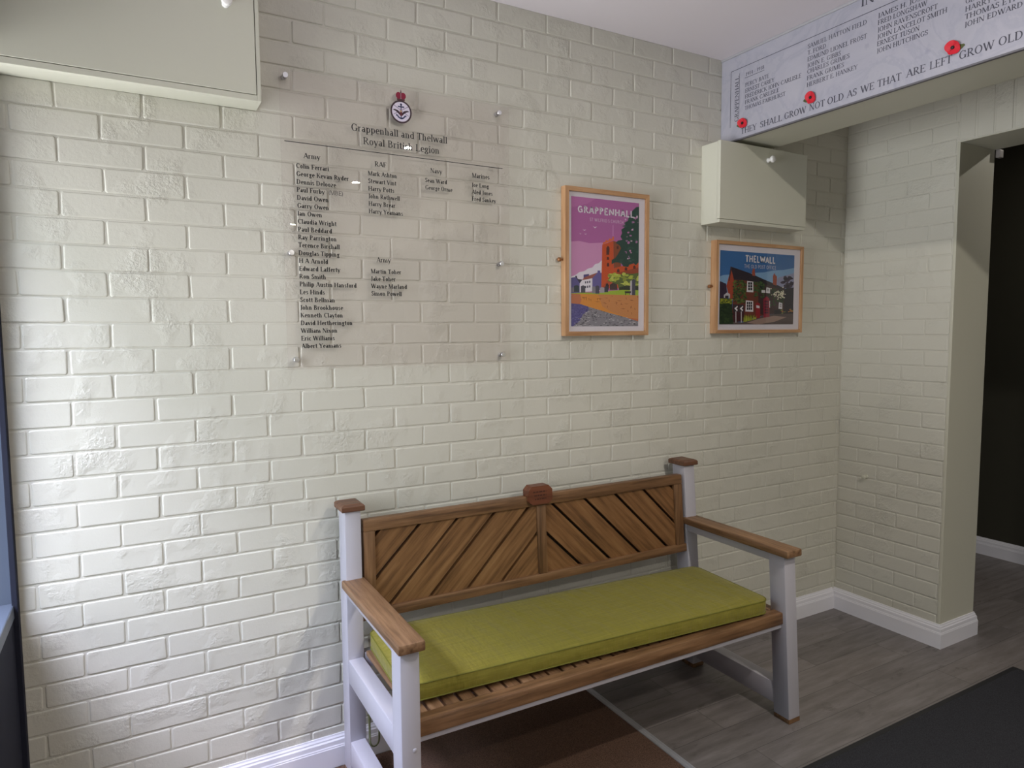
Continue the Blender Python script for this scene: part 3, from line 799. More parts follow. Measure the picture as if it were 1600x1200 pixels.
mb = MB(); write(mb, 'Grappenhall and Thelwall', (.866, yt, 2.2955), U2, V2, .0245, .366, th=.15, tn=.075); link('heading_lettering', mb, MT['ink'], t); mb = MB(); write(mb, 'Royal British Legion', (.908, yt, 2.2540), U2, V2, .0245, .292, th=.15, tn=.075)
link('heading_lettering', mb, MT['ink'], t)
mb = MB(); mb.face([(.6395, yt, 2.2300), (1.467, yt, 2.2282), (1.467, yt, 2.2310), (.6395, yt, 2.2328)]); link('rule', mb, MT['ink'], t)
def name_col(head, hx, hw, hz, x, z0, rows, asp):
    mb = MB()
    write(mb, head, (hx, yt, hz), U2, V2, .0175, hw, th=.19, tn=.085)
    for i, s in enumerate(rows):
        a = s.split(' (')
        w_ = write(mb, a[0], (x, yt, z0 - i * .0264), U2, V2, .0158, None, th=.215, tn=.10, aspect=asp)
        if len(a) > 1: write(mb, '(' + a[1], (x + w_ + .012, yt, z0 - i * .0264), U2, V2, .0150, .052, th=.12, tn=.07)
    link('name_lettering', mb, MT['ink'], t)
wl = lambda s: lay_text(s)[0] * .0158
name_col('Army', .7006, .0565, 2.182, .6745, 2.147, ['Colin Ferrari', 'George Kevan Ryder', 'Dennis Delooze', 'Paul Furby (MBE)', 'David Owen', 'Garry Owen', 'Ian Owen', 'Claudia Wright', 'Paul Beddard', 'Ray Parrington', 'Terence Birchall', 'Douglas Tipping', 'H A Arnold', 'Edward Lafferty', 'Ron Smith', 'Philip Austin Hansford', 'Les Hinds', 'Scott Bellman', 'John Brookhouse', 'Kenneth Clayton', 'David Hertherington', 'William Nixon', 'Eric Williams', 'Albert Yeamans'], .1985 / wl('Philip Austin Hansford'))
A2 = .1285 / wl('Harry Yeamans')
name_col('RAF', .9483, .0440, 2.182, .9230, 2.148, ['Mark Ashton', 'Stewart Vint', 'Harry Potts', 'John Rothwell', 'Harry Brear', 'Harry Yeamans'], A2)
name_col('Navy', 1.1613, .0480, 2.182, 1.1395, 2.146, ['Sean Ward', 'George Orme'], .1105 / wl('George Orme'))
name_col('Marines', 1.3328, .0760, 2.182, 1.3315, 2.1475, ['Joe Long', 'Aled Jones', 'Fred Sankey'], .105 / wl('Fred Sankey'))
name_col('Army', .9476, .0540, 1.8445, .9254, 1.804, ['Martin Toher', 'Jake Toher', 'Wayne Marland', 'Simon Powell'], .1155 / wl('Simon Powell'))

# crest, drawn in flat inks on the sign
def disc(mb, cx_, cz, rx, rz, y, col, n=36, a0=0, a1=360):
    mb.face([(cx_ + rx * math.cos(math.radians(a0 + (a1 - a0) * i / n)), y, cz + rz * math.sin(math.radians(a0 + (a1 - a0) * i / n))) for i in range(n if a1 - a0 >= 360 else n + 1)], col)
mb = MB(); cxx, czz = 1.0515, 2.3855
K = lambda *c: srgb(*c)
ins = AYF - .0003
disc(mb, cxx, czz, .0405, .0405, ins, K(70, 52, 60))
disc(mb, cxx, czz, .0345, .0345, ins - .0001, K(226, 218, 236))
NB, RD = K(66, 70, 108), K(140, 30, 60)
q = ins - .0002
pt = lambda l: [(cxx + a / 1000, q, czz + b / 1000) for a, b in l]
mb.face(pt([(-1.8, -26), (1.8, -26), (1.8, 26), (-1.8, 26)]), NB)                          # anchor shank
mb.face(pt([(-12, 15), (12, 15), (12, 20), (-12, 20)]), NB)
disc(mb, cxx, czz + .0255, .0042, .0042, q, NB, 16)
for i in range(8):
    a0, a1 = math.radians(200 + 140 * i / 8), math.radians(200 + 140 * (i + 1) / 8)
    mb.face(pt([(18 * math.cos(a0), -7 + 19 * math.sin(a0)), (18 * math.cos(a1), -7 + 19 * math.sin(a1)), (13.5 * math.cos(a1), -6 + 14.5 * math.sin(a1)), (13.5 * math.cos(a0), -6 + 14.5 * math.sin(a0))]), NB)
for s in (-1, 1):
    mb.face(pt([(s * 19, -9), (s * 20, -17), (s * 12, -14)]), NB)
    mb.face(pt([(s * 28, -13), (s * 29, -11), (-s * 27, 22), (-s * 28, 20)]), K(150, 130, 165))   # crossed swords
q -= .0001
for s in (-1, 1):
    mb.face(pt([(s * 2, -6), (s * 12, 4), (s * 24, 7), (s * 32, 4), (s * 22, 1), (s * 14, -4), (s * 5, -12)]), K(60, 38, 52))   # wings
mb.face(pt([(-5, -14), (5, -14), (4, 0), (-4, 0)]), K(110, 50, 60))
disc(mb, cxx - .001, czz + .002, .0035, .0035, q - .00005, K(196, 158, 110), 14)
q = ins
cr = lambda l: [(cxx + a / 1000, q, czz + .041 + b / 1000) for a, b in l]
mb.face(cr([(-15, -2), (15, -2), (15, 5), (-15, 5)]), K(92, 58, 64))
for s in (-1, 1): disc(mb, cxx + s * .0085, czz + .0565, .0105, .0118, q - (.0001 if s > 0 else .00012), RD, 24)
q -= .0002
mb.face(cr([(-1.6, 4), (1.6, 4), (1.6, 26), (-1.6, 26)]), K(150, 120, 130))
mb.face(cr([(-3, 25), (3, 25), (2, 30), (-2, 30)]), K(84, 60, 62)); mb.face(cr([(-.9, 28), (.9, 28), (.9, 36), (-.9, 36)]), K(110, 60, 66))
mb.face(cr([(-3, 31), (3, 31), (3, 32.6), (-3, 32.6)]), K(110, 60, 66))
link('crest', mb, MT['print'], t, normals=False)

# ------------------------------------------------------------------ framed prints
def clipless(mb, pts, col, layer, to3): mb.face([to3(p[0], p[1], layer) for p in pts], col)
def frame(name, label, x0, x1, z0, z1, depth, fw, px0, px1, pz0, pz1, knob, art):
    t = thing(name, ((x0 + x1) / 2, 0, z0), label, 'picture')
    e = MB()
    e.prism([(x0, z0), (x0 + fw, z0 + fw), (x0 + fw, z1 - fw), (x0, z1)], lambda a, b: (a, 0, b), lambda a, b: (a, -depth, b))
    link('frame_side', e, MT['oak'], t); e = MB()
    e.prism([(x1, z0), (x1 - fw, z0 + fw), (x1 - fw, z1 - fw), (x1, z1)], lambda a, b: (a, 0, b), lambda a, b: (a, -depth, b))
    link('frame_side', e, MT['oak'], t)
    e = MB()
    e.prism([(x0, z0), (x1, z0), (x1 - fw, z0 + fw), (x0 + fw, z0 + fw)], lambda a, b: (a, 0, b), lambda a, b: (a, -depth, b))
    link('frame_rail', e, MT['oak_x'], t); e = MB()
    e.prism([(x0, z1), (x1, z1), (x1 - fw, z1 - fw), (x0 + fw, z1 - fw)], lambda a, b: (a, 0, b), lambda a, b: (a, -depth, b))
    link('frame_rail', e, MT['oak_x'], t)
    yb = -depth + .009
    m_ = MB(); m_.box(x0 + fw, x1 - fw, yb + .0012, -.002, z0 + fw, z1 - fw); link('mount', m_, MT['paper'], t)
    pm = MB()
    to3 = lambda u, v, l: (px0 + u * (px1 - px0), yb + .001 - l * .0000025, pz0 + v * (pz1 - pz0))
    art(pm, to3)
    link('print', pm, MT['print'], t, normals=False)
    g = MB(); g.box(x0 + fw, x1 - fw, yb - .0045, yb - .0025, z0 + fw, z1 - fw); link('glass', g, MT['glass'], t)
    if knob:
        g = MB(); g.lathe([(.004, 0), (.004, .012), (.0085, .014), (.0085, .024), (.005, .027)], (x0 + .001, -.012, knob), (-1, 0, 0), 14); link('hanging_knob', g, MT['brass'], t, True)
    return t

def clip(poly, lim=(0, 0, 1, 1)):
    for ax, val, sgn in ((0, lim[0], 1), (0, lim[2], -1), (1, lim[1], 1), (1, lim[3], -1)):
        out = []
        for i, p in enumerate(poly):
            q = poly[i - 1]; a, b = sgn * (q[ax] - val), sgn * (p[ax] - val)
            if (a >= 0) != (b >= 0):
                f = a / (a - b); out.append((q[0] + (p[0] - q[0]) * f, q[1] + (p[1] - q[1]) * f))
            if b >= 0: out.append(p)
        poly = out
        if len(poly) < 3: return []
    return poly

class Art:
    def __init__(s, mb, to3, uv): s.mb, s.to3, s.uv, s.l = mb, to3, uv, 0
    def p(s, col, *xy):
        pts = clip([s.uv(xy[i], xy[i + 1]) for i in range(0, len(xy), 2)])
        s.l += 1
        if pts: s.mb.face([s.to3(u, v, s.l) for u, v in pts], srgb(*col))
        return s
    def up(s): s.l += 2; return s
    def blob(s, col, x, y, rx, ry, n=9, jit=.25):
        xy = []
        for i in range(n):
            a = 2 * math.pi * i / n; r = 1 + random.uniform(-jit, jit)
            xy += [x + rx * r * math.cos(a), y + ry * r * math.sin(a)]
        return s.p(col, *xy)
    def text(s, st, x0, x1, y, h, col, th):
        (ua, va), (ub, _) = s.uv(x0, y), s.uv(x1, y)
        tx = s.uv(x0, y - h)[1] - va
        w, pl = lay_text(st, th, th, False, .05)
        for q in pl:
            s.mb.face([s.to3(ua + a / w * (ub - ua), va + b * tx, s.l) for a, b in q], srgb(*col))

def art_church(mb, to3):
    def uv(x, y):
        u = (x - 147) / 474; top = 160 + 50 * u
        return (u, (1068 - y) / (1068 - top))
    a = Art(mb, to3, uv); random.seed(3)
    a.p((184, 108, 168), 100, 60, 700, 60, 700, 1100, 100, 1100).up()
    a.p((196, 120, 178), 100, 100, 360, 150, 250, 215, 140, 240)
    a.p((214, 152, 196), 140, 475, 200, 470, 270, 486, 360, 482, 400, 470, 400, 800, 140, 800).up()
    a.p((236, 228, 240), 140, 722, 180, 705, 200, 688, 235, 680, 262, 662, 290, 655, 310, 630, 335, 625, 362, 596, 365, 820, 140, 820).up()
    a.p((100, 92, 148), 140, 728, 175, 722, 210, 745, 210, 840, 140, 840)
    a.p((92, 84, 140), 230, 705, 268, 700, 268, 730, 230, 735); a.up()
    a.p((238, 232, 242), 204, 748, 290, 728, 292, 822, 204, 828)
    a.p((70, 62, 80), 172, 715, 184, 712, 190, 735, 222, 740, 205, 765)
    a.p((164, 96, 88), 218, 744, 238, 722, 332, 688, 326, 706, 292, 730)
    a.p((108, 98, 160), 290, 728, 326, 690, 326, 676, 344, 676, 346, 692, 356, 692, 356, 810, 290, 822); a.up()
    for x, y in ((240, 752), (254, 750), (268, 748), (240, 785), (254, 783), (268, 781)): a.p((70, 66, 92), x, y, x + 8, y - 1, x + 8, y + 14, x, y + 15)
    # church
    a.p((206, 86, 44), 358, 496, 436, 468, 442, 800, 352, 800)
    a.p((140, 78, 52), 436, 468, 492, 488, 492, 660, 440, 660)
    a.p((206, 86, 44), 440, 660, 520, 640, 640, 618, 640, 800, 440, 800); a.up()
    a.p((226, 112, 60), 362, 482, 380, 474, 380, 466, 392, 462, 392, 470, 404, 464, 404, 456, 416, 451, 416, 459, 428, 454, 428, 444, 440, 438, 440, 462, 362, 494)
    a.p((156, 70, 46), 436, 700, 640, 650, 640, 700, 436, 740)
    a.p((188, 76, 40), 352, 800, 405, 735, 440, 700, 470, 715, 420, 760, 400, 800); a.up()
    for x, y, rx, ry in ((398, 525, 11, 22), (397, 552, 10, 14), (398, 590, 8, 11), (399, 634, 8, 14), (467, 514, 7, 12), (472, 676, 9, 13), (528, 664, 9, 12), (590, 652, 9, 12)):
        a.p((88, 42, 40), x - rx, y + ry, x + rx, y + ry, x + rx, y - ry * .4, x, y - ry, x - rx, y - ry * .4)
    a.p((70, 50, 52), 412, 812, 412, 775, 436, 760, 462, 770, 468, 812); a.p((60, 42, 46), 380, 812, 384, 770, 396, 764, 406, 780, 404, 812); a.up()
    # tree
    a.p((44, 74, 66), 640, 232, 600, 236, 575, 258, 548, 296, 540, 330, 512, 345, 520, 372, 492, 392, 498, 415, 487, 440, 500, 462, 468, 468, 452, 484, 480, 500, 492, 520, 470, 560, 450, 590, 425, 602, 424, 632, 455, 618, 490, 622, 510, 648, 545, 652, 552, 636, 585, 626, 600, 640, 640, 600).up()
    for i in range(26):
        x, y = random.uniform(505, 618), random.uniform(300, 610)
        a.blob(random.choice([(214, 150, 196), (190, 120, 176), (150, 116, 150), (222, 196, 214)]), x, y, random.uniform(3, 9), random.uniform(3, 10), 7, .4)
    for i in range(16): a.blob((58, 92, 80), random.uniform(480, 620), random.uniform(280, 620), 10, 6, 7, .5)
    a.up()
    # bushes and grass
    a.p((92, 106, 52), 398, 750, 412, 716, 440, 702, 480, 706, 520, 694, 570, 700, 640, 690, 640, 815, 478, 815, 470, 775, 430, 760).up()
    for i in range(46):
        x, y = random.uniform(405, 622), random.uniform(700, 785)
        if x < 470 and y > 750: continue
        a.blob(random.choice([(178, 188, 72), (198, 204, 96), (140, 152, 56)]), x, y, random.uniform(8, 20), random.uniform(6, 13), 9, .35)
    a.p((46, 52, 40), 478, 815, 480, 796, 530, 780, 640, 790, 640, 820)
    a.up()
    a.p((160, 188, 56), 140, 836, 240, 830, 360, 832, 420, 818, 500, 812, 640, 815, 640, 852, 400, 848, 140, 842).up()
    for x0, x1, y0, y1, c in ((150, 166, 792, 826, (126, 120, 132)), (166, 200, 778, 826, (52, 62, 70)), (212, 242, 780, 832, (80, 76, 92)), (288, 312, 786, 836, (136, 132, 142)), (312, 338, 780, 838, (76, 72, 92)), (342, 374, 792, 832, (170, 162, 172)), (374, 400, 784, 828, (60, 60, 76)), (560, 572, 745, 848, (196, 188, 196)), (572, 598, 735, 850, (70, 68, 88))):
        a.p(c, x0, y1, x1, y1, x1, y0 + 6, (x0 + x1) / 2, y0, x0, y0 + 6)
    a.p((46, 36, 40), 520, 822, 566, 822, 566, 834, 560, 834, 560, 848, 556, 848, 556, 836, 530, 836, 528, 850, 524, 850, 524, 834, 520, 832); a.up()
    # stone wall and cobbles
    a.p((142, 138, 148), 140, 900, 260, 915, 640, 1010, 640, 1100, 140, 1100)
    a.p((92, 86, 148), 140, 900, 215, 908, 262, 930, 268, 955, 225, 985, 205, 1030, 150, 1075, 140, 1075); a.up()
    for i in range(420):
        y = random.uniform(915, 1066); x = random.uniform(148, 620)
        if y < 912 + max(0, (x - 200)) * .24: continue
        w = random.uniform(4, 10) * (0.5 + (y - 900) / 200); left = x < 262 - (y - 905) * .65
        c = random.choice([(206, 200, 206), (52, 48, 56), (66, 62, 70), (150, 146, 154)]) if not left else random.choice([(64, 58, 118), (130, 124, 180), (74, 68, 128)])
        a.p(c, x - w, y, x, y - 2, x + w, y + 1, x, y + 2.5)
    a.up()
    a.p((222, 146, 62), 140, 838, 300, 842, 640, 852, 640, 1036, 500, 998, 400, 972, 262, 930, 210, 912, 140, 905)
    a.p((196, 120, 84), 140, 838, 206, 840, 216, 880, 205, 912, 140, 905); a.up()
    a.p((206, 138, 82), 330, 844, 640, 853, 640, 1030, 520, 1000, 420, 965, 360, 930)
    a.p((198, 110, 70), 560, 1010, 640, 1020, 640, 1040, 540, 1010); a.up()
    for i in range(34):
        x = random.uniform(215, 615); y = 850 + random.uniform(4, 1) + random.uniform(0, 1) * ((x - 180) * .34)
        if random.random() < .55: a.p((120, 62, 30), x, y, x + 3, y, x + 5, y + random.uniform(8, 20), x + 2, y + 12)
        else: a.p((132, 74, 40), x, y, x + random.uniform(18, 44), y + 3, x + 20, y + 5)
    # gulls, lettering
    for x, y, k in ((232, 392, 1), (304, 372, 1.2), (205, 418, .7), (240, 420, .8)): a.p((240, 230, 242), x - 12 * k, y - 6 * k, x, y + 3, x + 14 * k, y - 2 * k, x + 2, y + 9 * k)
    a.p((206, 140, 196), 428, 360, 436, 361, 436, 436, 428, 436)
    a.up()
    a.text('GRAPPENHALL', 187, 584, 272, 46, (238, 228, 240), .2)
    a.text("ST WILFRID'S CHURCH", 270, 508, 332, 22, (232, 208, 232), .12)

def art_cottage(mb, to3):
    def uv(x, y):
        t_ = (x - 270) / 740; top = 262 + 43 * t_; bot = 990
        v = (bot - y) / (bot - top); xl = 262 + 15 * v; xr = 997 + 23 * v
        return ((x - xl) / (xr - xl), v)
    a = Art(mb, to3, uv); random.seed(5)
    a.p((66, 112, 168), 200, 200, 1100, 200, 1100, 1050, 200, 1050).up()
    a.p((132, 170, 208), 250, 530, 300, 505, 360, 500, 420, 520, 600, 480, 700, 475, 800, 455, 900, 450, 1040, 425, 1040, 700, 250, 700).up()
    a.p((150, 152, 182), 800, 560, 860, 520, 930, 505, 1040, 470, 1040, 640, 860, 620).up()
    a.p((58, 44, 62), 255, 560, 290, 572, 330, 590, 345, 740, 255, 740)
    for i in range(40): a.blob(random.choice([(58, 48, 66), (72, 58, 78), (44, 38, 52)]), random.gauss(950, 30), random.uniform(525, 700), 20, 16, 8, .4)
    a.p((44, 40, 48), 890, 640, 1030, 620, 1030, 880, 880, 880); a.up()
    # walls
    a.p((112, 58, 46), 395, 545, 700, 560, 880, 620, 905, 820, 700, 900, 480, 950, 380, 960, 395, 700)
    a.p((168, 74, 52), 345, 560, 378, 425, 402, 470, 398, 740, 360, 740, 332, 610)
    a.p((70, 50, 52), 640, 560, 760, 590, 910, 630, 905, 870, 700, 900, 640, 880); a.up()
    # roof, chimneys
    a.p((52, 44, 52), 372, 420, 430, 440, 580, 492, 700, 545, 820, 592, 900, 628, 880, 640, 700, 590, 560, 560, 402, 548)
    a.p((72, 56, 60), 352, 560, 372, 420, 384, 428, 362, 560)
    a.p((158, 78, 58), 578, 470, 590, 440, 606, 440, 612, 512, 582, 508)
    a.p((160, 80, 60), 790, 510, 804, 480, 814, 500, 832, 515, 828, 606, 790, 592)
    a.p((30, 32, 40), 655, 545, 690, 548, 690, 640, 655, 640); a.up()
    # creeper
    for i in range(150):
        x, y = random.uniform(392, 520), random.uniform(560, 780)
        a.blob(random.choice([(78, 96, 46), (58, 78, 42), (98, 112, 54), (48, 60, 40)]), x, y, 11, 8, 7, .4)
    for i in range(70): a.blob(random.choice([(56, 76, 46), (70, 92, 52)]), random.uniform(590, 700), random.uniform(570, 720), 10, 9, 7, .4)
    for i in range(50): a.blob(random.choice([(56, 76, 46), (44, 58, 44)]), random.uniform(720, 900), random.uniform(640, 800), 14, 11, 7, .4)
    a.up()
    for i in range(60): a.blob((226, 220, 196), random.choice([random.gauss(825, 22), random.gauss(884, 16)]), random.gauss(685, 22), 7, 6, 6, .4)
    a.up()
    # windows
    def win(x0, x1, y0, y1, c=3, r=3):
        a.p((226, 222, 226), x0, y0, x1, y0 + 8, x1, y1 + 4, x0 - 6, y1); a.up()
        for i in range(c):
            for j in range(r):
                xa = x0 + 9 + (x1 - x0 - 16) * i / c; xb = xa + (x1 - x0 - 16) / c - 4
                ya = y0 + 14 + (y1 - y0 - 26) * j / r; yb = ya + (y1 - y0 - 26) / r - 4
                a.p((42, 40, 48), xa, ya, xb, ya, xb, yb, xa, yb)
    win(530, 590, 560, 668, 2); win(516, 588, 752, 862); win(722, 758, 622, 678, 2, 2); win(850, 884, 770, 834, 2, 2); win(735, 757, 750, 820, 1, 2)
    a.p((218, 214, 218), 672, 650, 708, 650, 708, 678, 672, 676)
    a.p((196, 192, 200), 306, 700, 336, 676, 364, 690, 364, 728, 306, 728); a.p((60, 52, 60), 318, 706, 350, 706, 350, 728, 318, 728); a.up()
    # hedges, road, post box and phone box
    a.p((92, 78, 76), 250, 990, 380, 960, 480, 972, 560, 950, 680, 905, 900, 870, 1030, 860, 1030, 1010, 250, 1010)
    a.p((158, 132, 122), 520, 975, 640, 935, 800, 905, 930, 918, 800, 965, 640, 990); a.up()
    a.p((44, 60, 38), 255, 740, 380, 735, 392, 985, 255, 985)
    a.p((70, 34, 40), 392, 790, 500, 800, 500, 960, 392, 968)
    a.p((150, 40, 48), 610, 782, 632, 772, 658, 786, 656, 925, 612, 932)
    a.p((150, 44, 62), 690, 740, 722, 712, 750, 732, 752, 915, 690, 925)
    a.p((48, 42, 50), 800, 850, 1030, 820, 1030, 880, 800, 890); a.up()
    for i in range(60): a.blob(random.choice([(170, 172, 56), (140, 146, 48), (90, 108, 44)]), random.uniform(262, 380), random.uniform(738, 785), 10, 6, 7, .4)
    for i in range(40): a.blob(random.choice([(36, 52, 34), (58, 76, 44)]), random.uniform(262, 385), random.uniform(790, 975), 13, 10, 7, .4)
    for i in range(46):
        x = random.uniform(490, 612); a.p(random.choice([(168, 170, 60), (120, 134, 48), (146, 152, 54)]), x - 5, 968 - (x - 490) * .25, x + random.uniform(-14, 14), random.uniform(885, 915), x + 5, 968 - (x - 490) * .25)
    a.p((222, 216, 220), 618, 800, 650, 806, 650, 830, 618, 826)
    for i in range(5): a.p((96, 40, 60), 700, 752 + i * 28, 740, 756 + i * 27, 740, 775 + i * 27, 700, 772 + i * 28)
    for i in range(12): a.blob(random.choice([(180, 110, 60), (130, 140, 70)]), random.uniform(870, 1000), random.uniform(840, 880), 10, 6, 7, .4)
    a.up()
    for x in (418, 470):
        a.p((60, 54, 60), x - 22, 795, x + 22, 795, x + 22, 865, x - 22, 865)
        a.p((200, 196, 200), x - 4, 862, x + 4, 862, x + 4, 972, x - 4, 972)
    a.up()
    for x in (418, 470): a.p((236, 232, 236), x + 16, 806, x - 14, 832, x + 10, 860, x + 18, 846, x + 4, 832, x + 18, 818)
    a.text('THELWALL', 512, 814, 372, 62, (240, 236, 240), .2)
    a.text('THE OLD POST OFFICE', 500, 822, 432, 34, (216, 212, 224), .12)

D1 = .032
frame('framed_print', 'tall oak-framed print of a red church tower under a pink sky', 1.756, 2.205, 1.572, 2.193, D1, .0185, 1.7915, 2.1540, 1.6125, 2.1540, 1.8906, art_church)
frame('framed_print', 'smaller oak-framed print of a brick cottage under a blue sky', 2.617, 3.244, 1.5765, 2.021, .036, .0165, 2.652, 3.184, 1.6195, 1.975, 1.8019, art_cottage)

# ------------------------------------------------------------------ bench
def lean(x, y, z):
    return (x - .078 * (x - .80) / 1.56 * (z - .70), y, z)
bench = thing('garden_bench', (1.6, -.36, 0), 'grey-painted bench with chevron-boarded wooden back against the brick wall', 'bench')
bn = lambda name, mb, m, parent=bench, smooth=True: link(name, mb, m, parent, smooth, lean)
LX = (.7795, .8375); RX = (2.362, 2.4255)
for (x0, x1) in (LX, RX):
    mb = MB(); mb.box(x0, x1, -.664, -.588, .018, .701, .004); lg = bn('leg', mb, MT['bench_grey'])
    mb = MB(); mb.box(x0, x1, -.664, -.588, .0, .0185, .002); bn('foot_block', mb, MT['wood_x'], lg)
    if x0 < 1:
        mb = MB(); mb.lathe([(.007, 0), (.007, .001), (.004, .0028), (.001, .003)], (.8185, -.664, .405), (0, -1, 0), 14); bn('screw_cap', mb, MT['bench_grey'], lg)
    mb = MB(); mb.box(x0, x1, -.127, -.049, .018, .976, .004); lg = bn('leg', mb, MT['bench_grey'])
    mb = MB(); mb.box(x0, x1, -.127, -.049, .0, .0185, .002); bn('foot_block', mb, MT['wood_x'], lg)
    mb = MB()
    cap = lambda i, z: [(x0 - .012 + i, -.139 + i, z), (x1 + .012 - i, -.139 + i, z), (x1 + .012 - i, -.037 - i, z), (x0 - .012 + i, -.037 - i, z)]
    mb.quadstrip([cap(.002, .976), cap(0, .978), cap(0, .993), cap(.004, .998), cap(.012, 1.0015)]); bn('post_cap', mb, MT['cap'], bench, False)
    c0, c1 = x0 - .0135, x1 + .010
    mb = MB(); mb.box(c0, c1, -.690, -.112, .703, .7335, .006); bn('armrest', mb, MT['wood_y'])
    mb = MB(); mb.box(x0 + .006, x1 - .006, -.590, -.125, .667, .7025, .003); bn('arm_rail', mb, MT['bench_grey'])
    mb = MB(); mb.box(x0 + .002, x1 - .004, -.590, -.125, .362, .448, .003); bn('side_rail', mb, MT['bench_grey'])
    mb = MB(); mb.box(x0 + .002, x1 - .004, -.590, -.125, .058, .148, .003); bn('stretcher', mb, MT['bench_grey'])
# back frame
BX0, BX1, BZ0, BZ1 = .846, 2.350, .572, .936
by0, by1 = -.122, -.088
mb = MB(); mb.box(BX0, BX1, by0, by1, .893, BZ1, .004); bn('back_top_rail', mb, MT['wood_x'])
mb = MB(); mb.box(BX0 - .012, BX1 + .012, by0, by1, BZ0, .609, .004); bn('back_bottom_rail', mb, MT['wood_x'])
for a, b in ((BX0, .889), (1.5675, 1.6085), (2.3035, BX1)):
    mb = MB(); mb.box(a, b, by0 + .001, by1, .6085, .8935, .003); bn('back_stile', mb, MT['wood_z'])
mb = MB(); mb.box(BX0 + .02, BX1 - .02, by1 - .0035, by1 - .0005, .600, .900); bn('gap_shade_backing', mb, MT['board_gap_shade'], bench, False)  # dark sheet added so the gaps between boards look shaded
# diagonal boards
def halfplane(poly, f):
    out = []
    for i, p in enumerate(poly):
        q = poly[i - 1]; a, b = f(q), f(p)
        if (a >= 0) != (b >= 0):
            k = a / (a - b); out.append((q[0] + (p[0] - q[0]) * k, q[1] + (p[1] - q[1]) * k))
        if b >= 0: out.append(p)
    return out
def boards(xa, xb, za, zb, cuts, sgn, m):
    g = .0086
    cc = [-9] + cuts + [9]
    for lo, hi in zip(cc[:-1], cc[1:]):
        poly = [(xa, za), (xb, za), (xb, zb), (xa, zb)]
        poly = halfplane(poly, lambda p: (p[1] + sgn * p[0]) - (lo + g))
        if len(poly) >= 3: poly = halfplane(poly, lambda p: (hi - g) - (p[1] + sgn * p[0]))
        if len(poly) >= 3:
            area = abs(sum(poly[i - 1][0] * poly[i][1] - poly[i][0] * poly[i - 1][1] for i in range(len(poly)))) / 2
            if area < 2e-5: continue
            mb = MB(); mb.prism(poly, lambda a, b: (a, by0 + .011, b), lambda a, b: (a, by1 - .004, b)); bn('back_board', mb, m, bench, False)
sx = lambda x, z: x + .078 * (x - .80) / 1.56 * (z - .70)
boards(.8885, 1.568, .608, .894, [-.790, -.641, -.487, -.328, -.173, -.016], -1, MT['wood_p'])
boards(1.608, 2.304, .608, .894, [2.385, 2.537, 2.700, 2.862, 3.020, 3.178], 1, MT['wood_q'])
# plaque
c = .017
oct_ = lambda x0, x1, z0, z1: [(x0 + c, z0), (x1 - c, z0), (x1, z0 + c), (x1, z1 - c), (x1 - c, z1), (x0 + c, z1), (x0, z1 - c), (x0, z0 + c)]
mb = MB(); mb.prism(oct_(1.520, 1.632, .902, .977), lambda a, b: (a, -.137, b), lambda a, b: (a, -.092, b)); pq = bn('plaque', mb, MT['plaque'], bench, False)
mb = MB(); random.seed(11)
for r, (za, w0, w1) in enumerate(((.951, 1.541, 1.603), (.9365, 1.546, 1.603), (.922, 1.548, 1.602))):
    x = w0
    while x < w1:
        w_ = random.uniform(.006, .016); mb.face([(x, -.1374, za), (min(x + w_, w1), -.1374, za), (min(x + w_, w1), -.1374, za + .0055), (x, -.1374, za + .0055)]); x += w_ + .003
bn('engraving', mb, MT['engr_wood'], pq, False)
# seat (sags a little towards the far end)
seat_tilt = lambda x, y, z: (lean(x, y, z)[0], y, z - .007 * (x - .84) / 1.5)
sn = lambda name, mb, m: link(name, mb, m, bench, True, seat_tilt)
mb = MB(); mb.box(.838, 2.376, -.648, -.602, .4265, .4755, .005); sn('seat_front_rail', mb, MT['wood_x'])
mb = MB(); mb.box(.838, 2.376, -.640, -.612, .4085, .4270, .002); sn('seat_apron', mb, MT['bench_grey'])
mb = MB(); mb.box(.838, 2.376, -.1245, -.090, .405, .462, .003); sn('seat_back_rail', mb, MT['bench_grey'])
x = .8440
while x < 2.33:
    mb = MB(); mb.box(x, x + .0445, -.6025, -.1245, .4490, .4670, .003); sn('seat_slat', mb, MT['wood_y']); x += .0525
mb = MB(); mb.box(2.345, 2.400, -.588, -.127, .440, .4670, .003); sn('seat_end_rail', mb, MT['wood_y'])

# cushion (loose on the seat)
t = thing('bench_cushion', (1.595, -.358, .470), 'long lime green box cushion lying on the wooden bench seat', 'cushion')
CW, CD, CH = 1.492, .435, .064
YAW = math.radians(-3.0)
def cush(x, y, z):
    x2 = 1.588 + x * math.cos(YAW) - y * math.sin(YAW); y2 = -.379 + x * math.sin(YAW) + y * math.cos(YAW)
    return (x2, y2, z - .0078 * (x / CW + .5))
def rr(w, d, r, n=7, m=14, puff=0):
    pts = []
    for (cx_, cy_, a0) in ((w / 2 - r, -d / 2 + r, -90), (w / 2 - r, d / 2 - r, 0), (-w / 2 + r, d / 2 - r, 90), (-w / 2 + r, -d / 2 + r, 180)):
        for i in range(n): 
            an = math.radians(a0 + 90 * i / (n - 1)); pts.append((cx_ + r * math.cos(an), cy_ + r * math.sin(an)))
    return pts
Z0 = .4790
mb = MB(); rings = []
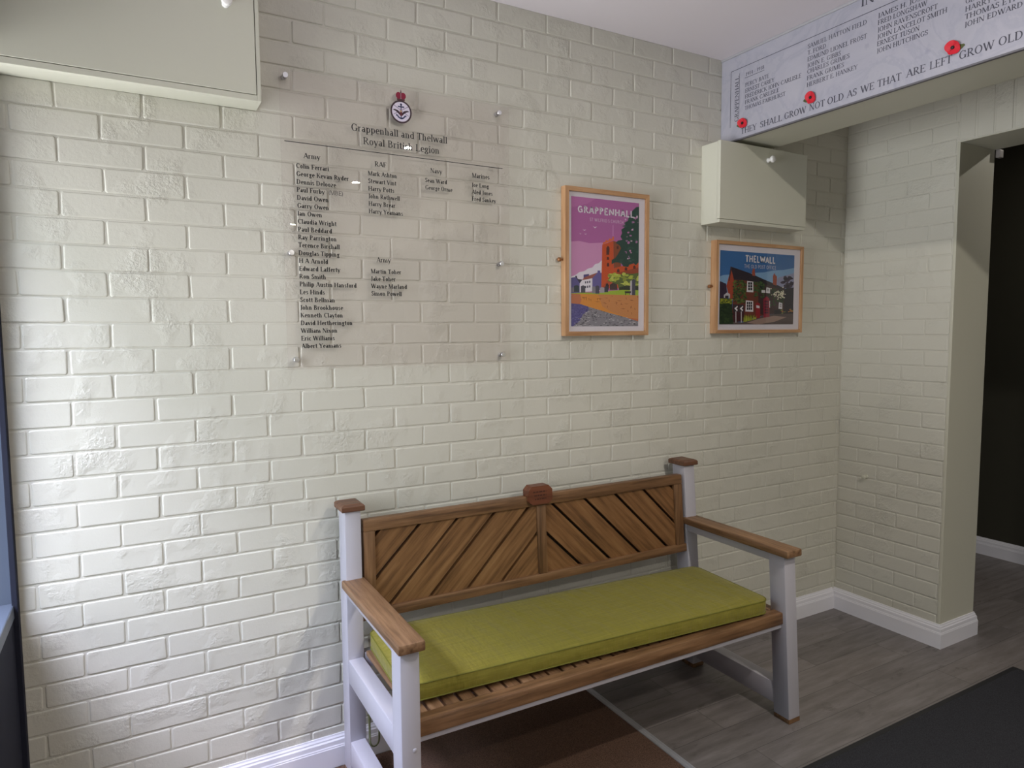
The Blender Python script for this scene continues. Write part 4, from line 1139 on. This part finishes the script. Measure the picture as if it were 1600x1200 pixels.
def crown(x, y):
    ex = max(0, 1 - (abs(x) / (CW / 2)) ** 6); ey = max(0, 1 - (abs(y) / (CD / 2)) ** 4)
    return .006 * ex * ey + .0013 * math.sin(9 * x + 5 * y) * ex * ey
for i_, z in ((.008, 0), (.002, .004), (0, .011), (-.001, .032), (0, .056), (.002, .060)):
    rings.append([cush(a, b, Z0 + z) for a, b in rr(CW - 2 * i_, CD - 2 * i_, .04)])
mb.quadstrip(rings, cap=False)
n_ = len(rings[0]); b0 = 0
mb.f.append(tuple(reversed(range(n_))))
# gridded, slightly domed top
top = []
S = 10
outl = rr(CW - .004, CD - .004, .04)
base = len(mb.v) - n_
prev = list(range(base, base + n_))
for s in range(1, S + 1):
    f = 1 - (s / S) ** 1.0 * .985
    # shrink towards the spine of the cushion so quads stay long and even
    cur = []
    for (a, b) in outl:
        sx_ = max(min(a, CW / 2 - .2), -CW / 2 + .2)
        p = (sx_ + (a - sx_) * f, b * f)
        lift = .0065 * (1 - math.exp(-s * 1.3))
        cur.append(len(mb.v)); mb.v.append(cush(p[0], p[1], Z0 + .060 + lift + crown(*p)))
    for j in range(n_):
        k = (j + 1) % n_
        mb.f.append((prev[j], prev[k], cur[k], cur[j]))
    prev = cur
mb.f.append(tuple(prev))
cu = link('cover', mb, MT['fabric'], t, True)
for nm, zz in (('top_piping', .0585), ('bottom_piping', .008)):
    mb = MB(); pth = [cush(a, b, Z0 + zz) for a, b in rr(CW + .001, CD + .001, .04)]
    pth.append(pth[0]); mb.tube(pth, .0021, 6); link(nm, mb, MT['piping'], t, True)

# loop hanging under the arm
mb = MB(); path = []
lx, ly = .8535, -.17
for z in (.368, .34, .30, .25, .20): path.append((lx - .0185 + (.368 - z) * .012, ly, z))
for i in range(9):
    a = math.radians(180 + 180 * i / 8); path.append((lx + .0005 + .017 * math.cos(a), ly, .158 + .024 * math.sin(a)))
for z in (.20, .25, .30, .34, .368): path.append((lx + .0185, ly, z))
mb.tube(path, .0024, 8, 1.8)
tag(link('hanging_loop', mb, MT['olive_metal'], None, True), 'thin olive loop hanging beneath the bench arm nearest the window', 'loop')
